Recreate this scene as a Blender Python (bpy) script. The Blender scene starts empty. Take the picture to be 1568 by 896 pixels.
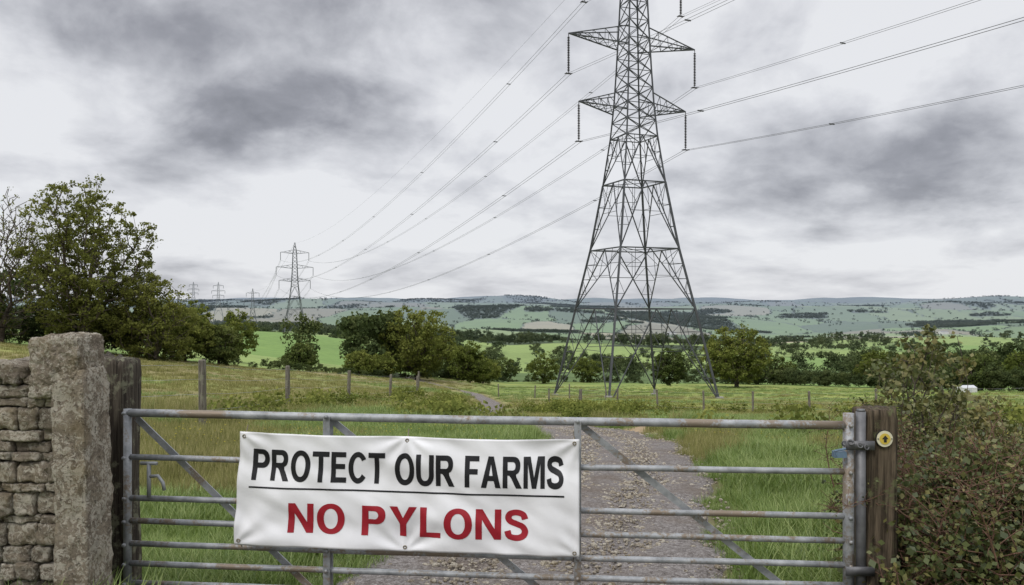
import bpy, bmesh, math, random
import numpy as np
from mathutils import Vector, Matrix, noise as mnoise

rng = np.random.default_rng(11)
random.seed(11)
scene = bpy.context.scene
COL = scene.collection
CAMZ = 1.75

# ------------------------------------------------------------------ helpers
def link(ob, parent=None):
    COL.objects.link(ob)
    if parent is not None:
        ob.parent = parent
    return ob

def empty(name, parent=None):
    e = bpy.data.objects.new(name, None)
    e.empty_display_size = 0.2
    return link(e, parent)

def np_mesh(name, V, F, mats=(), smooth=False, attrs=None, colors=None, midx=None):
    V = np.asarray(V, dtype=np.float32); F = np.asarray(F, dtype=np.int32)
    me = bpy.data.meshes.new(name)
    nf, k = F.shape
    me.vertices.add(len(V)); me.vertices.foreach_set("co", V.ravel())
    me.loops.add(nf * k); me.loops.foreach_set("vertex_index", F.ravel())
    me.polygons.add(nf)
    me.polygons.foreach_set("loop_start", np.arange(0, nf * k, k, dtype=np.int32))
    me.update(calc_edges=True)
    if smooth:
        me.polygons.foreach_set("use_smooth", np.ones(nf, dtype=bool))
    if midx is not None:
        me.polygons.foreach_set("material_index", np.asarray(midx, dtype=np.int32))
    for m in mats: me.materials.append(m)
    if attrs:
        for k2, a in attrs.items():
            at = me.attributes.new(k2, 'FLOAT', 'POINT')
            at.data.foreach_set("value", np.asarray(a, dtype=np.float32))
    if colors is not None:
        at = me.attributes.new("Col", 'FLOAT_COLOR', 'POINT')
        c = np.ones((len(V), 4), dtype=np.float32); c[:, :3] = colors
        at.data.foreach_set("color", c.ravel())
    me.validate()
    return me

class MB:
    def __init__(s): s.v = []; s.f = []; s.m = []
    def add(s, vs, fs, mi=0):
        o = len(s.v); s.v.extend([tuple(v) for v in vs])
        for f in fs:
            s.f.append(tuple(i + o for i in f)); s.m.append(mi)
    def beam(s, a, b, w, h=None, mi=0, up=None):
        h = h or w
        a = Vector(a); b = Vector(b); d = b - a
        if d.length < 1e-6: return
        d.normalize()
        u = Vector(up) if up else (Vector((0, 0, 1)) if abs(d.z) < .95 else Vector((1, 0, 0)))
        x = d.cross(u).normalized(); y = x.cross(d).normalized()
        vs = []
        for p in (a, b):
            for sx, sy in ((-1, -1), (1, -1), (1, 1), (-1, 1)):
                vs.append(p + x * sx * w / 2 + y * sy * h / 2)
        s.add(vs, [(3, 2, 1, 0), (4, 5, 6, 7), (0, 1, 5, 4), (1, 2, 6, 5), (2, 3, 7, 6), (3, 0, 4, 7)], mi)
    def tube(s, pts, radii, n=8, mi=0, caps=True):
        pts = [Vector(p) for p in pts]
        if not hasattr(radii, '__len__'): radii = [radii] * len(pts)
        rings = []
        prevx = None
        for i, p in enumerate(pts):
            d = (pts[min(i + 1, len(pts) - 1)] - pts[max(i - 1, 0)])
            if d.length < 1e-9: d = Vector((0, 0, 1))
            d.normalize()
            if prevx is None:
                u = Vector((0, 0, 1)) if abs(d.z) < .9 else Vector((1, 0, 0))
                x = d.cross(u).normalized()
            else:
                x = (prevx - d * prevx.dot(d))
                if x.length < 1e-6: x = d.orthogonal()
                x.normalize()
            y = d.cross(x); prevx = x
            rings.append([p + (x * math.cos(2 * math.pi * j / n) + y * math.sin(2 * math.pi * j / n)) * radii[i] for j in range(n)])
        vs = [v for r in rings for v in r]
        fs = []
        for i in range(len(pts) - 1):
            for j in range(n):
                a = i * n + j; b = i * n + (j + 1) % n
                fs.append((a, b, b + n, a + n))
        if caps:
            fs.append(tuple(range(n - 1, -1, -1)))
            fs.append(tuple(range((len(pts) - 1) * n, len(pts) * n)))
        s.add(vs, fs, mi)
    def obj(s, name, mats, parent=None, smooth=False, bevel=0):
        me = bpy.data.meshes.new(name)
        me.from_pydata(s.v, [], s.f)
        for m in mats: me.materials.append(m)
        me.polygons.foreach_set("material_index", s.m)
        if smooth: me.polygons.foreach_set("use_smooth", [True] * len(s.f))
        me.update()
        ob = bpy.data.objects.new(name, me)
        link(ob, parent)
        if bevel:
            md = ob.modifiers.new("bevel", 'BEVEL'); md.width = bevel; md.segments = 2; md.limit_method = 'ANGLE'
        return ob

def h2(ix, iy, seed):
    n = (ix.astype(np.int64) * 374761393 + iy.astype(np.int64) * 668265263 + seed * 1442695041) & 0xffffffff
    n = ((n ^ (n >> 13)) * 1274126177) & 0xffffffff
    n = n ^ (n >> 16)
    return (n & 0xffffff) / float(0xffffff)

def vnoise(x, y, seed=0):
    x = np.asarray(x, float); y = np.asarray(y, float)
    ix = np.floor(x); iy = np.floor(y); fx = x - ix; fy = y - iy
    fx = fx * fx * (3 - 2 * fx); fy = fy * fy * (3 - 2 * fy)
    a = h2(ix, iy, seed); b = h2(ix + 1, iy, seed); c = h2(ix, iy + 1, seed); d = h2(ix + 1, iy + 1, seed)
    return (a * (1 - fx) + b * fx) * (1 - fy) + (c * (1 - fx) + d * fx) * fy

def fbm(x, y, o=4, seed=0):
    t = 0; a = .5; s = 0
    for i in range(o):
        t = t + a * vnoise(x * 2 ** i + 17 * i, y * 2 ** i - 9 * i, seed + i); s += a; a *= .5
    return t / s

def sst(a, b, x):
    t = np.clip((x - a) / (b - a), 0, 1); return t * t * (3 - 2 * t)

# ------------------------------------------------------------------ terrain functions
KY = np.array([0, 4, 7, 10, 15, 20, 30, 50, 83, 120, 200, 350, 600, 1000, 1800, 3000, 4500, 6000, 7500, 9500, 12500., 15000])
KZ = np.array([0, 0, -.1, -.3, -.8, -1.4, -2.6, -5, -8.1, -11.2, -18.5, -28, -38, -54, -78, -90, -66, -28, -18, -8, 62., 40])
def prof(y):
    y = np.maximum(y, 0)
    z = 0
    for o in (-.12, -.06, 0, .06, .12):
        z = z + np.interp(y * (1 + o), KY, KZ)
    return z / 5

def catmull(P, n):
    P = [np.array(p, float) for p in P]
    P = [2 * P[0] - P[1]] + P + [2 * P[-1] - P[-2]]
    out = []
    for i in range(1, len(P) - 2):
        for t in np.linspace(0, 1, n, endpoint=False):
            a, b, c, d = P[i - 1:i + 3]
            out.append(.5 * ((2 * b) + (-a + c) * t + (2 * a - 5 * b + 4 * c - d) * t * t + (-a + 3 * b - 3 * c + d) * t ** 3))
    out.append(P[-2])
    return np.array(out)

TRACK = catmull([(-.1, -6), (-.1, 0), (-.05, 4), (.15, 5.5), (.7, 7.5), (1.2, 10), (1.75, 14), (1.9, 18), (1.2, 25), (-.6, 36), (-1.6, 48), (-1.6, 62), (-4.5, 78), (-9, 96), (-16, 118)], 10)

def dist_track(x, y):
    x = np.asarray(x, float); y = np.asarray(y, float)
    d = np.full(x.shape, 1e3)
    m = (y < 125) & (y > -8) & (np.abs(x) < 30)
    if m.any():
        px = x[m]; py = y[m]; best = np.full(px.shape, 1e3)
        for a, b in zip(TRACK[:-1], TRACK[1:]):
            ab = b - a; L = ab @ ab
            t = np.clip(((px - a[0]) * ab[0] + (py - a[1]) * ab[1]) / L, 0, 1)
            best = np.minimum(best, np.hypot(px - a[0] - t * ab[0], py - a[1] - t * ab[1]))
        d[m] = best
    return d

def track_hw(y):
    return 1.28 + .22 * (vnoise(y * .9, y * 0 + 3., 5) - .5) - .45 * sst(12, 50, y)

def H0(x, y):
    x = np.asarray(x, float); y = np.asarray(y, float)
    z = prof(y)
    z = z + 24 * (1 - np.exp(-np.maximum(-x - 1.5, 0) / 165)) * sst(5, 50, y) * (1 - .75 * sst(1400, 3500, y))
    z = z + .08 * (fbm(x / 1.3, y / 1.3, 3, 3) - .5) * sst(2, 8, y)
    z = z + 1.2 * (fbm(x / 30, y / 30, 3, 9) - .5) * sst(25, 90, y)
    z = z + 16 * (fbm(x / 330, y / 260, 3, 19) - .5) * sst(210, 600, y)
    z = z + 110 * (fbm(x / 1100, y / 850, 2, 29) - .5) * sst(900, 2600, y)
    z = z + 170 * (fbm(x / 1900, y / 1500, 2, 41) - .5) * sst(4500, 8500, y)
    z = z + 90 * np.exp(-((x - 4750) / 1000) ** 2 - ((y - 8000) / 1300) ** 2)
    z = z + 36 * np.exp(-((x - 1500) / 800) ** 2 - ((y - 5800) / 700) ** 2)
    z = z + 44 * np.exp(-((x + 1500) / 900) ** 2 - ((y - 6600) / 900) ** 2)
    z = z + 50 * np.exp(-((x - 2600) / 900) ** 2 - ((y - 4300) / 900) ** 2)
    z = z + 34 * np.exp(-((x - 200) / 700) ** 2 - ((y - 3900) / 500) ** 2)
    z = z + 6 * np.exp(-((x + 92) / 55) ** 2 - ((y - 330) / 90) ** 2)
    z = z + 9 * np.exp(-((x - 60) / 140) ** 2 - ((y - 620) / 130) ** 2)
    z = z + 10 * np.exp(-((x - 420) / 170) ** 2 - ((y - 820) / 150) ** 2)
    return z

def H(x, y):
    x = np.asarray(x, float); y = np.asarray(y, float)
    z = H0(x, y)
    dt = dist_track(x, y)
    return z - .09 * (1 - sst(.95, 1.35, dt / track_hw(y)))

def hz(x, y): return float(H(np.array([x]), np.array([y]))[0])

def edge_y(x):   # far edge of the near pasture
    return np.interp(x, [-200, -45, -30, -22, -16, -12, -9, 0, 20, 50, 62, 74, 95, 400], [50, 58, 66, 76, 95, 125, 190, 215, 215, 185, 140, 112, 104, 100])

CELL = 165.
def field_vor(x, y):
    gx_ = x + 60 * (fbm(x / 300, y / 300, 2, 51) - .5) * (1 + y / 1500); gy_ = y + 60 * (fbm(x / 300, y / 300, 2, 57) - .5) * (1 + y / 1500)
    wx = gx_ / (1 + np.maximum(gy_, 0) / 4000.) * 1.2
    wy = CELL * np.log(1 + np.maximum(gy_, 0) * .19 / 85.) / .19
    cx = np.floor(wx / CELL); cy = np.floor(wy / CELL)
    f1 = np.full(x.shape, 1e9); f2 = f1.copy(); idh = np.zeros(x.shape)
    for i in (-1, 0, 1):
        for j in (-1, 0, 1):
            gx = cx + i; gy = cy + j
            sx = (gx + .12 + .76 * h2(gx, gy, 61)) * CELL; sy = (gy + .12 + .76 * h2(gx, gy, 67)) * CELL
            d = np.hypot(wx - sx, wy - sy)
            hh = h2(gx, gy, 71)
            nearer = d < f1
            f2 = np.where(nearer, f1, np.minimum(f2, d))
            idh = np.where(nearer, hh, idh)
            f1 = np.minimum(f1, d)
    return f2 - f1, idh

def wood_mask(x, y, idh):
    n = fbm(x / 420, y / 420, 3, 81); n2 = fbm(x / 120, y / 120, 2, 84)
    rt = (x > 90) & (y > 150) & (y < 900)
    return ((idh > .94 - .06 * sst(1500, 3500, y)) | (n > .70) | (rt & (n > .60)) | ((n2 > .745) & (y < 1500))) & ~((x < -25) & (y < 420))

def open_slope(x, y):
    return (y > 150) & (y < 430) & (x / y > -.42) & (x / y < -.12)

# ------------------------------------------------------------------ materials
def new_mat(name):
    m = bpy.data.materials.new(name); m.use_nodes = True
    nt = m.node_tree; nt.nodes.clear()
    return m, nt
def nd(nt, t, **kw):
    n = nt.nodes.new(t)
    for k, v in kw.items(): setattr(n, k, v)
    return n
def setin(nt, sock, v):
    if isinstance(v, bpy.types.NodeSocket): nt.links.new(v, sock)
    else:
        sock.default_value = v
def mth(nt, op, a, b=None, c=None, clamp=False):
    n = nd(nt, 'ShaderNodeMath', operation=op, use_clamp=clamp)
    setin(nt, n.inputs[0], a)
    if b is not None: setin(nt, n.inputs[1], b)
    if c is not None: setin(nt, n.inputs[2], c)
    return n.outputs[0]
def mixc(nt, f, a, b, mode='MIX'):
    n = nd(nt, 'ShaderNodeMix', data_type='RGBA', blend_type=mode)
    setin(nt, n.inputs[0], f)
    for s, v in ((n.inputs[6], a), (n.inputs[7], b)):
        if isinstance(v, tuple) and len(v) == 3: v = v + (1,)
        setin(nt, s, v)
    return n.outputs[2]
def noise(nt, vec, scale, detail=4, rough=.55, dist=0):
    n = nd(nt, 'ShaderNodeTexNoise')
    if vec is not None: nt.links.new(vec, n.inputs['Vector'])
    n.inputs['Scale'].default_value = scale; n.inputs['Detail'].default_value = detail
    n.inputs['Roughness'].default_value = rough; n.inputs['Distortion'].default_value = dist
    return n.outputs['Fac']
def ramp(nt, f, stops):
    n = nd(nt, 'ShaderNodeValToRGB'); nt.links.new(f, n.inputs[0])
    cr = n.color_ramp
    while len(cr.elements) < len(stops): cr.elements.new(.5)
    for e, (p, c) in zip(cr.elements, stops):
        e.position = p; e.color = tuple(c) + (1,) if len(c) == 3 else c
    return n.outputs[0]
def bump(nt, h, strength=.5, dist=.02):
    n = nd(nt, 'ShaderNodeBump'); nt.links.new(h, n.inputs['Height'])
    n.inputs['Strength'].default_value = strength; n.inputs['Distance'].default_value = dist
    return n.outputs[0]
def principled(nt, col, rough=.8, metal=0, nrm=None, spec=.3):
    b = nd(nt, 'ShaderNodeBsdfPrincipled'); o = nd(nt, 'ShaderNodeOutputMaterial')
    if isinstance(col, tuple): col = col[:3] + (1,)
    setin(nt, b.inputs['Base Color'], col); setin(nt, b.inputs['Roughness'], rough); setin(nt, b.inputs['Metallic'], metal)
    b.inputs['Specular IOR Level'].default_value = spec
    if nrm is not None: nt.links.new(nrm, b.inputs['Normal'])
    nt.links.new(b.outputs[0], o.inputs[0])
    return b

HAZE = (.15, .18, .212, 1)  # aerial haze painted into base colours, stronger with world distance along Y
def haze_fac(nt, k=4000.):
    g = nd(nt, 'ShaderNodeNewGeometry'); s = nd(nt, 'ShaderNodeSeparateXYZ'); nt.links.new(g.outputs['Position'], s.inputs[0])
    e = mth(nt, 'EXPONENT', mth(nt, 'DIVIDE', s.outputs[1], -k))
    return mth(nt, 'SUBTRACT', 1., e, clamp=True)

def foliage_mat(name, dark, mid, light, haze=False, transl=.25, spec=False):
    m, nt = new_mat(name)
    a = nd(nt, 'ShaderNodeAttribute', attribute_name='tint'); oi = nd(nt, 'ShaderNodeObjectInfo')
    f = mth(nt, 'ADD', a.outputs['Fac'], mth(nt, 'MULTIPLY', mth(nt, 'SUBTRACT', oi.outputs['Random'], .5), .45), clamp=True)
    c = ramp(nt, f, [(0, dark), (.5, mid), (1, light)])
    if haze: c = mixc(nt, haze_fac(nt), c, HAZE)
    d = nd(nt, 'ShaderNodeBsdfDiffuse'); t = nd(nt, 'ShaderNodeBsdfTranslucent')
    nt.links.new(c, d.inputs[0]); nt.links.new(c, t.inputs[0])
    mx = nd(nt, 'ShaderNodeMixShader'); mx.inputs[0].default_value = transl
    nt.links.new(d.outputs[0], mx.inputs[1]); nt.links.new(t.outputs[0], mx.inputs[2])
    last = mx.outputs[0]
    if spec:
        g = nd(nt, 'ShaderNodeBsdfGlossy'); g.inputs['Roughness'].default_value = .45; g.inputs[0].default_value = (.5, .5, .5, 1)
        m2 = nd(nt, 'ShaderNodeMixShader'); m2.inputs[0].default_value = .05
        nt.links.new(last, m2.inputs[1]); nt.links.new(g.outputs[0], m2.inputs[2]); last = m2.outputs[0]
    o = nd(nt, 'ShaderNodeOutputMaterial'); nt.links.new(last, o.inputs[0])
    return m

def terrain_mat():
    m, nt = new_mat('grassland')
    a = nd(nt, 'ShaderNodeAttribute', attribute_name='Col')
    g = nd(nt, 'ShaderNodeNewGeometry'); P = g.outputs['Position']
    n1 = noise(nt, P, .35, 5, .6); n2 = noise(nt, P, 6, 4, .7); n3 = noise(nt, P, .012, 5, .65)
    v = mth(nt, 'ADD', mth(nt, 'MULTIPLY', n1, .7), mth(nt, 'ADD', mth(nt, 'MULTIPLY', n2, .8), mth(nt, 'MULTIPLY', n3, .5)))
    v = mth(nt, 'MULTIPLY', v, .5)
    c = mixc(nt, 1., a.outputs['Color'], ramp(nt, v, [(.3, (.6, .6, .55)), (.5, (1.1, 1.1, 1.1)), (.7, (1.6, 1.5, 1.4))]), 'MULTIPLY')
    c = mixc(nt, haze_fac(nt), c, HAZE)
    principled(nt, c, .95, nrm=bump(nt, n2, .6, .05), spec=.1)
    return m

def wood_mat(name, c1, c2, lichen=(.22, .22, .15)):
    m, nt = new_mat(name)
    tc = nd(nt, 'ShaderNodeTexCoord'); mp = nd(nt, 'ShaderNodeMapping'); nt.links.new(tc.outputs['Object'], mp.inputs[0])
    mp.inputs['Scale'].default_value = (14, 14, .9)
    n1 = noise(nt, mp.outputs[0], 3.5, 6, .65, .6); n2 = noise(nt, tc.outputs['Object'], 14, 5, .7); n3 = noise(nt, tc.outputs['Object'], 3, 3)
    c = ramp(nt, n1, [(.32, tuple(x * .3 for x in c1)), (.45, c1), (.62, c2), (.75, tuple(x * 1.25 for x in c2))])
    c = mixc(nt, ramp(nt, mth(nt, 'MULTIPLY', n2, mth(nt, 'ADD', n3, .45)), [(.52, (0, 0, 0)), (.62, (.8, .8, .8))]), c, lichen)
    principled(nt, c, .9, nrm=bump(nt, n1, 1., .02), spec=.2)
    return m

def stone_mat():
    m, nt = new_mat('limestone')
    g = nd(nt, 'ShaderNodeNewGeometry'); P = g.outputs['Position']
    a = nd(nt, 'ShaderNodeAttribute', attribute_name='tint')
    n1 = noise(nt, P, 13, 8, .8, .3); n2 = noise(nt, P, 52, 5, .75); n3 = noise(nt, P, 30, 6, .75, 1.2); n4 = noise(nt, P, 8, 4, .6, .5)
    c = ramp(nt, n1, [(.3, (.085, .074, .062)), (.43, (.21, .186, .155)), (.56, (.33, .298, .25)), (.7, (.45, .41, .35))])
    lich = mth(nt, 'MULTIPLY', n3, mth(nt, 'ADD', n4, .5))
    c = mixc(nt, ramp(nt, lich, [(.49, (0, 0, 0)), (.54, (.85, .85, .85))]), c, (.56, .55, .50))
    c = mixc(nt, ramp(nt, n2, [(.58, (0, 0, 0)), (.65, (.85, .85, .85))]), c, (.06, .055, .048))
    c = mixc(nt, ramp(nt, noise(nt, P, 5, 3), [(.54, (0, 0, 0)), (.7, (.4, .4, .4))]), c, (.23, .185, .09))
    c = mixc(nt, 1., c, ramp(nt, a.outputs['Fac'], [(0, (.64, .6, .55)), (1, (1.15, 1.08, .99))]), 'MULTIPLY')
    hh = mth(nt, 'ADD', mth(nt, 'MULTIPLY', n1, .9), mth(nt, 'MULTIPLY', n2, .6))
    principled(nt, c, .95, nrm=bump(nt, hh, 1., .045), spec=.15)
    return m

def gravel_mat():
    m, nt = new_mat('gravel')
    g = nd(nt, 'ShaderNodeNewGeometry'); P = g.outputs['Position']
    v = nd(nt, 'ShaderNodeTexVoronoi'); nt.links.new(P, v.inputs['Vector']); v.inputs['Scale'].default_value = 42
    v2 = nd(nt, 'ShaderNodeTexVoronoi'); nt.links.new(P, v2.inputs['Vector']); v2.inputs['Scale'].default_value = 110
    n1 = noise(nt, P, 1.2, 6, .7); n2 = noise(nt, P, 25, 4, .7)
    hs = nd(nt, 'ShaderNodeSeparateColor'); nt.links.new(v.outputs['Color'], hs.inputs[0])
    hs2 = nd(nt, 'ShaderNodeSeparateColor'); nt.links.new(v2.outputs['Color'], hs2.inputs[0])
    f = mth(nt, 'ADD', mth(nt, 'MULTIPLY', hs.outputs[0], .35), mth(nt, 'ADD', mth(nt, 'MULTIPLY', hs2.outputs[0], .3), mth(nt, 'MULTIPLY', n2, .45)))
    c = ramp(nt, f, [(.2, (.075, .063, .056)), (.5, (.155, .138, .128)), (.8, (.27, .25, .24)), (1, (.42, .4, .385))])
    c = mixc(nt, ramp(nt, n1, [(.46, (0, 0, 0)), (.64, (.6, .6, .6))]), c, (.12, .09, .065))
    hh = mth(nt, 'ADD', mth(nt, 'MULTIPLY', v.outputs['Distance'], -1.), mth(nt, 'MULTIPLY', v2.outputs['Distance'], -.6))
    principled(nt, c, .92, nrm=bump(nt, hh, .9, .02), spec=.25)
    return m

def galv_mat():
    m, nt = new_mat('galvanised_steel')
    g = nd(nt, 'ShaderNodeNewGeometry'); P = g.outputs['Position']
    n1 = noise(nt, P, 12, 6, .7); n2 = noise(nt, P, 60, 4, .7); n3 = noise(nt, P, 4, 4, .6)
    c = ramp(nt, n1, [(.3, (.15, .156, .162)), (.5, (.26, .27, .28)), (.7, (.38, .39, .40))])
    c = mixc(nt, ramp(nt, mth(nt, 'MULTIPLY', n3, mth(nt, 'ADD', n2, .5)), [(.50, (0, 0, 0)), (.60, (.85, .85, .85))]), c, (.18, .135, .09))
    principled(nt, c, ramp(nt, n1, [(.3, (.5,) * 3), (.8, (.72,) * 3)]), .4, nrm=bump(nt, n2, .25, .003), spec=.4)
    return m

def plain(name, col, rough=.7, metal=0, var=.25, sc=20, haze=False):
    m, nt = new_mat(name)
    g = nd(nt, 'ShaderNodeNewGeometry')
    n1 = noise(nt, g.outputs['Position'], sc, 4, .6)
    c = ramp(nt, n1, [(.3, tuple(x * (1 - var) for x in col)), (.7, tuple(x * (1 + var) for x in col))])
    if haze: c = mixc(nt, haze_fac(nt, 2400.), c, (.30, .33, .36, 1))  # distance haze painted into the base colour here too, in a paler tone
    principled(nt, c, rough, metal, spec=.3)
    return m

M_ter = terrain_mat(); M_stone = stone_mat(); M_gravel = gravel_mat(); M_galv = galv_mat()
M_woodL = wood_mat('dark_weathered_timber', (.045, .036, .028), (.1, .085, .065))
M_woodR = wood_mat('weathered_timber', (.055, .042, .028), (.13, .10, .068), (.12, .13, .06))
M_post = wood_mat('fence_timber', (.12, .105, .085), (.22, .2, .17))
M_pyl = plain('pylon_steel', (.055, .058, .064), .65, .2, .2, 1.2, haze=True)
M_ins = plain('insulator_glass', (.035, .03, .034), .3, 0, .2, 5)
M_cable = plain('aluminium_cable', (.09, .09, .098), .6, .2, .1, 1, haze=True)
M_bark = plain('bark', (.085, .07, .054), .95, 0, .45, 6)
M_twig = plain('bramble_stem', (.11, .06, .04), .8, 0, .4, 20)
M_conc = plain('concrete', (.25, .24, .22))
F_tree = foliage_mat('spring_leaves', (.07, .08, .02), (.17, .185, .047), (.30, .29, .09), transl=.4)
F_tree2 = foliage_mat('oak_leaves', (.05, .066, .017), (.125, .152, .036), (.225, .235, .063), transl=.33)
F_dark = foliage_mat('hedge_leaves', (.034, .048, .017), (.082, .108, .032), (.158, .175, .055))
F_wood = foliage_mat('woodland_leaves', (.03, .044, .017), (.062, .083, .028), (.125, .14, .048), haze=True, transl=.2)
F_grass = foliage_mat('grass_blades', (.095, .152, .032), (.175, .252, .057), (.31, .36, .13), transl=.4, spec=True)
F_dry = foliage_mat('meadow_grass', (.14, .145, .05), (.245, .24, .085), (.41, .36, .19), transl=.35)
F_bram = foliage_mat('bramble_leaves', (.038, .052, .018), (.092, .112, .034), (.22, .19, .07), transl=.25, spec=True)
M_yel = plain('buttercup_petal', (.5, .42, .03), .6, 0, .1)

# ------------------------------------------------------------------ ground sheet
NA, NR = 900, 720
ang = np.radians(np.linspace(-66, 66, NA)); rr = np.geomspace(3.2, 19000, NR)
A, R = np.meshgrid(ang, rr)
X = (np.sin(A) * R).ravel(); Y = (np.cos(A) * R - 6).ravel()
Z = H(X, Y)
dv, idh = field_vor(X, Y)
wm = wood_mask(X, Y, idh)
col = np.zeros((len(X), 3))
pal = np.array([(.11, .175, .048), (.145, .22, .058), (.18, .24, .07), (.08, .12, .038), (.13, .19, .055), (.215, .19, .115), (.20, .26, .085), (.30, .27, .17)])
pi = np.clip((((idh * 7.31) % 1) * 8).astype(int), 0, 7)
pi = np.where((Y < 800) & (pi == 7), 2, pi); pi = np.where((Y < 800) & (pi == 5), 1, pi)
col[:] = pal[pi]
col[wm] = (.05, .068, .028)
hd = (dv < 2.0 + Y * .0007) & (~wm) & (Y > 400); col[hd] = (.055, .075, .03)
op = open_slope(X, Y); col[op] = np.array((.13, .205, .054))
near = Y < edge_y(X)
gn = np.clip(fbm(X / 9, Y / 7, 4, 91) * 1.5 - .25, 0, 1)[:, None]
lush = np.array((.105, .165, .038)); yel = np.array((.235, .25, .07)); brown = np.array((.20, .17, .085))
nc = lush * (1 - gn) + yel * gn
side = sst(-2, -9, X)[:, None] * sst(12, 30, Y)[:, None]
gb = sst(.42, .62, fbm(X / 14, Y / 5, 4, 97))[:, None]
nc = nc * (1 - side * (.35 + .5 * gb)) + brown * side * (.35 + .5 * gb)
far_br = (sst(95, 70, Y) * sst(26, 50, Y))[:, None] * gb * .6
nc = nc * (1 - far_br) + brown * far_br
col[near] = nc[near]
dt = dist_track(X, Y)
soil = (1 - sst(.9, 1.5, dt / track_hw(Y)))[:, None] * .8
col = col * (1 - soil) + np.array((.12, .095, .065)) * soil
pth = np.array([(2.2, 18), (3.9, 21.5), (5.0, 26)])
def dist_path(x, y):
    d = np.full(x.shape, 99.)
    for a_, b_ in zip(pth[:-1], pth[1:]):
        ab = b_ - a_; t_ = np.clip(((x - a_[0]) * ab[0] + (y - a_[1]) * ab[1]) / (ab @ ab), 0, 1)
        d = np.minimum(d, np.hypot(x - a_[0] - t_ * ab[0], y - a_[1] - t_ * ab[1]))
    return d
sp_ = (1 - sst(.35, .9, dist_path(X, Y)))[:, None]; col = col * (1 - sp_) + np.array((.27, .2, .125)) * sp_
idx = np.arange(NA * NR).reshape(NR, NA)
F = np.stack([idx[:-1, :-1].ravel(), idx[:-1, 1:].ravel(), idx[1:, 1:].ravel(), idx[1:, :-1].ravel()], 1)[:, ::-1]
g = bpy.data.objects.new('ground', np_mesh('ground', np.stack([X, Y, Z], 1), F, [M_ter], True, colors=col)); link(g)
if g.data.polygons[0].normal.z < 0: g.data.flip_normals()

# ------------------------------------------------------------------ gravel track
c = catmull([tuple(p) for p in TRACK[::2]], 8)
tan = np.gradient(c, axis=0); tan /= np.linalg.norm(tan, axis=1)[:, None]; nrm = np.stack([tan[:, 1], -tan[:, 0]], 1)
W = 21; cs = np.linspace(-1, 1, W)
hwL = track_hw(c[:, 1]) * (1 + .22 * (fbm(c[:, 1] * 1.7, c[:, 1] * 0, 3, 7) - .5)); hwR = track_hw(c[:, 1]) * (1 + .22 * (fbm(c[:, 1] * 1.7, c[:, 1] * 0 + 9, 3, 8) - .5))
off = np.where(cs[None, :] < 0, cs[None, :] * hwL[:, None], cs[None, :] * hwR[:, None])
TX = c[:, 0, None] + nrm[:, 0, None] * off; TY = c[:, 1, None] + nrm[:, 1, None] * off
TZ = H(TX.ravel(), TY.ravel()).reshape(TX.shape) + .035 + .014 * np.cos(cs * 9.4)[None, :] + .04 * (fbm(TX.ravel() * 3, TY.ravel() * 3, 3, 15).reshape(TX.shape) - .5)
TZ[:, 0] -= .09; TZ[:, -1] -= .09
n = len(c); idx = np.arange(n * W).reshape(n, W)
F = np.stack([idx[:-1, :-1].ravel(), idx[:-1, 1:].ravel(), idx[1:, 1:].ravel(), idx[1:, :-1].ravel()], 1)
trk = bpy.data.objects.new('gravel_track', np_mesh('gravel_track', np.stack([TX.ravel(), TY.ravel(), TZ.ravel()], 1), F, [M_gravel], True)); link(trk)
if trk.data.polygons[5].normal.z < 0: trk.data.flip_normals()

# ------------------------------------------------------------------ instancing by faces
def scatter(name, parent, P, S, src):
    """one small horizontal quad per point (area = scale^2); child mesh is instanced on each"""
    P = np.asarray(P, float); n = len(P)
    if n == 0: return
    th = rng.uniform(0, 2 * np.pi, n)
    V = np.zeros((n, 4, 3))
    for i, a0 in enumerate((0, .5, 1, 1.5)):
        a = th + a0 * np.pi + np.pi / 4
        V[:, i, 0] = P[:, 0] + np.cos(a) * S * .70710678
        V[:, i, 1] = P[:, 1] + np.sin(a) * S * .70710678
        V[:, i, 2] = P[:, 2]
    me = np_mesh(name, V.reshape(-1, 3), np.arange(n * 4).reshape(n, 4))
    ob = bpy.data.objects.new(name, me); link(ob, parent)
    ob.instance_type = 'FACES'; ob.use_instance_faces_scale = True; ob.instance_faces_scale = 1
    ob.show_instancer_for_render = False; ob.show_instancer_for_viewport = False
    s = bpy.data.objects.new(name + '_unit', src); link(s, ob)
    return ob

def unit_vecs(n):
    v = rng.normal(size=(n, 3)); return v / np.linalg.norm(v, axis=1)[:, None]

def leaves(C, size, elong=1.5, upb=0.):
    n = len(C); a = unit_vecs(n); nn = unit_vecs(n); nn[:, 2] += upb
    b = np.cross(a, nn); b /= np.linalg.norm(b, axis=1)[:, None] + 1e-9
    s = (size * rng.uniform(.6, 1.3, n))[:, None]
    V = np.stack([C - a * s * elong * .5, C + b * s * .5 - a * s * .05, C + a * s * elong * .5, C - b * s * .5 - a * s * .05], 1)
    return V.reshape(-1, 3), np.arange(n * 4).reshape(n, 4)

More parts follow.
